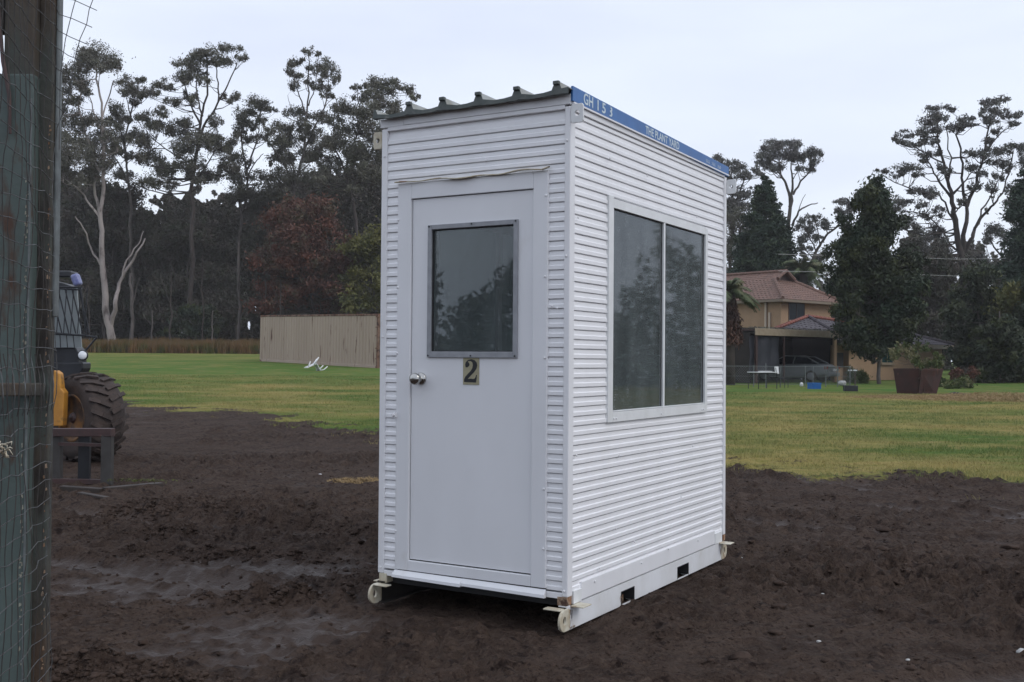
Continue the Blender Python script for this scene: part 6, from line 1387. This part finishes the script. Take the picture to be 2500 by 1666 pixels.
# dead log and straw heap right of the skip
a = gpix(2308, 971); b = gpix(2375, 972)
lg = MB().tube([Vector((0, 0, .06)), (b-a)*.35+Vector((0, .05, .10)), (b-a)*.7+Vector((0, 0, .08)), (b-a)+Vector((0, 0, .07))], [.05, .10, .08, .04], 10).obj('fallen_log', M['bark'], None, True, a); setp(lg, label='dark fallen log lying on straw right of the skip', cat='log')
def heap(name, lab, px_, py_, rx, ry, h, n, mt='straw', ls=.12, cat='straw'):
    c = gpix(px_, py_); a_ = rng.uniform(0, 6.28, n); r_ = np.sqrt(rng.uniform(0, 1, n)); x = c.x+np.cos(a_)*r_*rx; y = c.y+np.sin(a_)*r_*ry
    z = gzat(x, y)+h*(1-r_**2)*rng.uniform(.1, 1, n); V, F = leaves(np.stack([x, y, z], 1), ls, ls*.13, 0); return setp(link(name, mkmesh(name, V, F, M[mt])), label=lab, cat=cat, kind='stuff')
heap('straw_heap', 'low heap of brown straw on the grass at the right edge', 2440, 978, 3.2, 1.6, .28, 9000)
heap('straw_litter', 'straw trodden round the foot of the skip', 2250, 972, 2.6, 1.4, .10, 7000)
heap('straw_tuft', 'small tuft of wet straw in the mud left of the booth', 870, 1172, .32, .16, .025, 700, ls=.07)

# ------------------------------------------------------------------ MUD CLODS, GRASS BLADES, LITTER
def ico():
    t = (1+5**.5)/2; v = np.array([(-1, t, 0), (1, t, 0), (-1, -t, 0), (1, -t, 0), (0, -1, t), (0, 1, t), (0, -1, -t), (0, 1, -t), (t, 0, -1), (t, 0, 1), (-t, 0, -1), (-t, 0, 1)], float); v /= np.linalg.norm(v[0])
    f = [(0, 11, 5), (0, 5, 1), (0, 1, 7), (0, 7, 10), (0, 10, 11), (1, 5, 9), (5, 11, 4), (11, 10, 2), (10, 7, 6), (7, 1, 8), (3, 9, 4), (3, 4, 2), (3, 2, 6), (3, 6, 8), (3, 8, 9), (4, 9, 5), (2, 4, 11), (6, 2, 10), (8, 6, 7), (9, 8, 1)]
    vl = [tuple(a) for a in v]; c = {}; nf = []
    def mid(a, b):
        k = (min(a, b), max(a, b))
        if k not in c: p = np.array(vl[a])+np.array(vl[b]); p /= np.linalg.norm(p); vl.append(tuple(p)); c[k] = len(vl)-1
        return c[k]
    for a, b, d in f: x, y, z = mid(a, b), mid(b, d), mid(d, a); nf += [(a, x, z), (b, y, x), (d, z, y), (x, y, z)]
    return np.array(vl), np.array(nf)
iv, if_ = ico()
pts = []; 
tries = 170000; px = rng.uniform(-3.6, 8.5, tries); py = 3.4+rng.uniform(0, 1, tries)**1.6*12
dens = np.zeros(tries)
for (qx, qy, rx, ry, w_) in [(714, 1462, .42, .10, 7), (450, 1240, .9, .4, 1.1), (250, 1262, .9, .4, 1.1), (520, 1358, .55, .10, 3), (380, 1315, .4, .12, 3), (760, 1300, .7, .5, .5), (850, 1400, .4, .5, .5), (200, 1640, .3, .12, 4), (330, 1660, .3, .1, 3)]:
    p = gpix(qx, qy); dens += w_*np.exp(-(((px-p.x)/rx)**2+((py-p.y)/ry)**2))
dens += .05+.14*np.clip(fbm(px*.6, py*.6, 3), 0, 1); wz = np.interp(px, gx, np.arange(nx)); 
ii = np.clip(np.searchsorted(gx, px), 0, nx-1); jj = np.clip(np.searchsorted(gy, py), 0, ny-1)
dens *= np.where(Gm[jj, ii] > .3, 0, 1)*(1-.3*np.clip(wet[jj, ii]*1.0, 0, 1)*(dens < 1)); dens *= (foot[jj, ii] < .05)
k = rng.uniform(0, 1, tries) < dens; px = px[k]; py = py[k]; big = dens[k]; print('clods', len(px))
sz = np.exp(rng.normal(-5.0, .5, len(px)))*(1+.45*np.clip(big, 0, 1.4)); sz = np.clip(sz*.85, .004, .019)
pz = gzat(px, py)
R1 = rng.uniform(0, 6.28, len(px)); st = rng.uniform(.7, 1.4, (len(px), 3)); st[:, 2] *= .62
base = iv[None]*st[:, None]*(1+rng.normal(size=(len(px), len(iv), 1))*.30)
c_, s_ = np.cos(R1)[:, None], np.sin(R1)[:, None]
xx = (base[..., 0]*c_-base[..., 1]*s_)*sz[:, None]+px[:, None]; yy = (base[..., 0]*s_+base[..., 1]*c_)*sz[:, None]+py[:, None]; z_ = base[..., 2]*sz[:, None]+(pz+sz*.12)[:, None]
V = np.stack([xx, yy, z_], -1).reshape(-1, 3); F = (if_[None]+(np.arange(len(px))*len(iv))[:, None, None]).reshape(-1, 3)
M['clod'] = mat('mud_clod', (.064, .044, .035), (.036, .025, .020), 9, .8, .9, spec=.1,  bump=.5, bscale=60, geo=True)
setp(link('mud_clods', mkmesh('mud_clods', V, F, M['clod'])), label='loose lumps of dark mud scattered over the churned ground', cat='mud', kind='stuff')
# grass blades on the near part of the paddock and tufts creeping into the mud
M['blade'] = mat('grass_blades', (.10, .155, .034), (.33, .265, .10), .36, .8, c3=(.12, .15, .03), s3=1.6, lo3=.52, hi3=.7, geo=True, detail=6, lo=.40, hi=.62, stretch=(.55, 1.1, 1))
n = 420000; u_ = rng.uniform(0, 1, n); yy = 10.5+u_**1.5*32; xx = rng.uniform(-.52, .52, n)*yy; gm_ = grassmask(xx, yy); pr_ = np.clip(.45+gm_*.55, 0, 1); pr_ *= np.clip(.75+fbm(xx*1.3, yy*1.3, 2), .15, 1); k = rng.uniform(0, 1, n) < pr_; xx = xx[k]; yy = yy[k]; n = len(xx)
z_ = gzat(xx, yy); h = rng.uniform(.02, .055, n)*(1+.5*fbm(xx*.7, yy*.7, 2)); a_ = rng.uniform(0, 3.14, n); w_ = .0035*(yy/11)**.8; lx_ = rng.normal(size=n)*.025; ly_ = rng.normal(size=n)*.025
V = np.stack([np.stack([xx-np.cos(a_)*w_, yy-np.sin(a_)*w_, z_-.01], 1), np.stack([xx+np.cos(a_)*w_, yy+np.sin(a_)*w_, z_-.01], 1), np.stack([xx+lx_, yy+ly_, z_+h], 1)], 1).reshape(-1, 3)
setp(link('grass_blades', mkmesh('grass_blades', V, np.arange(3*n).reshape(n, 3), M['blade'])), label='short wet grass blades covering the near paddock', cat='grass', kind='stuff')
# bits of pale litter and stones
for i, (x, y, s_, lab) in enumerate([(782, 1157, .016, 'small white scrap on the mud left of the booth'), (2008, 1457, .010, 'tiny pale pebble on the mud right of the booth'), (1999, 1566, .010, 'tiny pale pebble nearest the bottom edge, right of the booth'), (1808, 1361, .012, 'pale pebble by the far skid eye'), (2494, 1588, .022, 'pale flat stone at the right edge of the mud'), (2217, 1612, .009, 'pale speck of stone low in the right mud')]):
    p = gpix(x, y); v = iv*s_*rng.uniform(.7, 1.2, (len(iv), 1))*np.array([1.2, .9, .6]); o = link('pebble', mkmesh('pebble', v, if_, M['plwhite' if i == 0 else 'conc'], True), None, (p.x, p.y, float(gzat(p.x, p.y))+s_*.3)); setp(o, label=lab, cat='stone', group='pale bits on the mud')
for i, (x, y, s_, lab) in enumerate([(1820, 1243, .045, 'dark lump of mud just right of the booth far skid'), (2160, 1292, .05, 'dark elongated lump of mud in the middle of the right ground'), (2153, 1346, .04, 'round dark lump of mud below the elongated one'), (1903, 1436, .035, 'dark lump right of the booth, upper of a close line of three'), (1903, 1493, .035, 'dark lump right of the booth, middle of a close line of three'), (1895, 1543, .032, 'dark lump right of the booth, lowest of a close line of three'), (1808, 1602, .04, 'broad flat dark clod right of the near skid end'), (2440, 1268, .05, 'dark lump of mud toward the right edge'), (2465, 1340, .05, 'flat dark lump of mud below the one toward the right edge')]):
    p = gpix(x, y); st_ = np.array([1.4, 1, .55]); v = iv*s_*rng.uniform(.5, 1.25, (len(iv), 1))*st_; o = link('mud_lump', mkmesh('mud_lump', v, if_, M['clod']), None, (p.x, p.y, float(gzat(p.x, p.y))+s_*.15)); setp(o, label=lab, cat='mud lump', group='larger lumps of mud')

# ------------------------------------------------------------------ damp air
hm = bpy.data.materials.new('damp_air'); hm.use_nodes = True; hn = hm.node_tree; hn.nodes.clear()
ho = hn.nodes.new('ShaderNodeOutputMaterial'); hv = hn.nodes.new('ShaderNodeVolumePrincipled'); hv.inputs['Color'].default_value = (.93, .93, .96, 1); hv.inputs['Density'].default_value = .00042
hn.links.new(hv.outputs[0], ho.inputs['Volume'])
hz_ = MB().box(-460, 460, -290, 640, -3, 60).obj('haze', hm); setp(hz_, label='thin damp air over the paddock', kind='stuff')
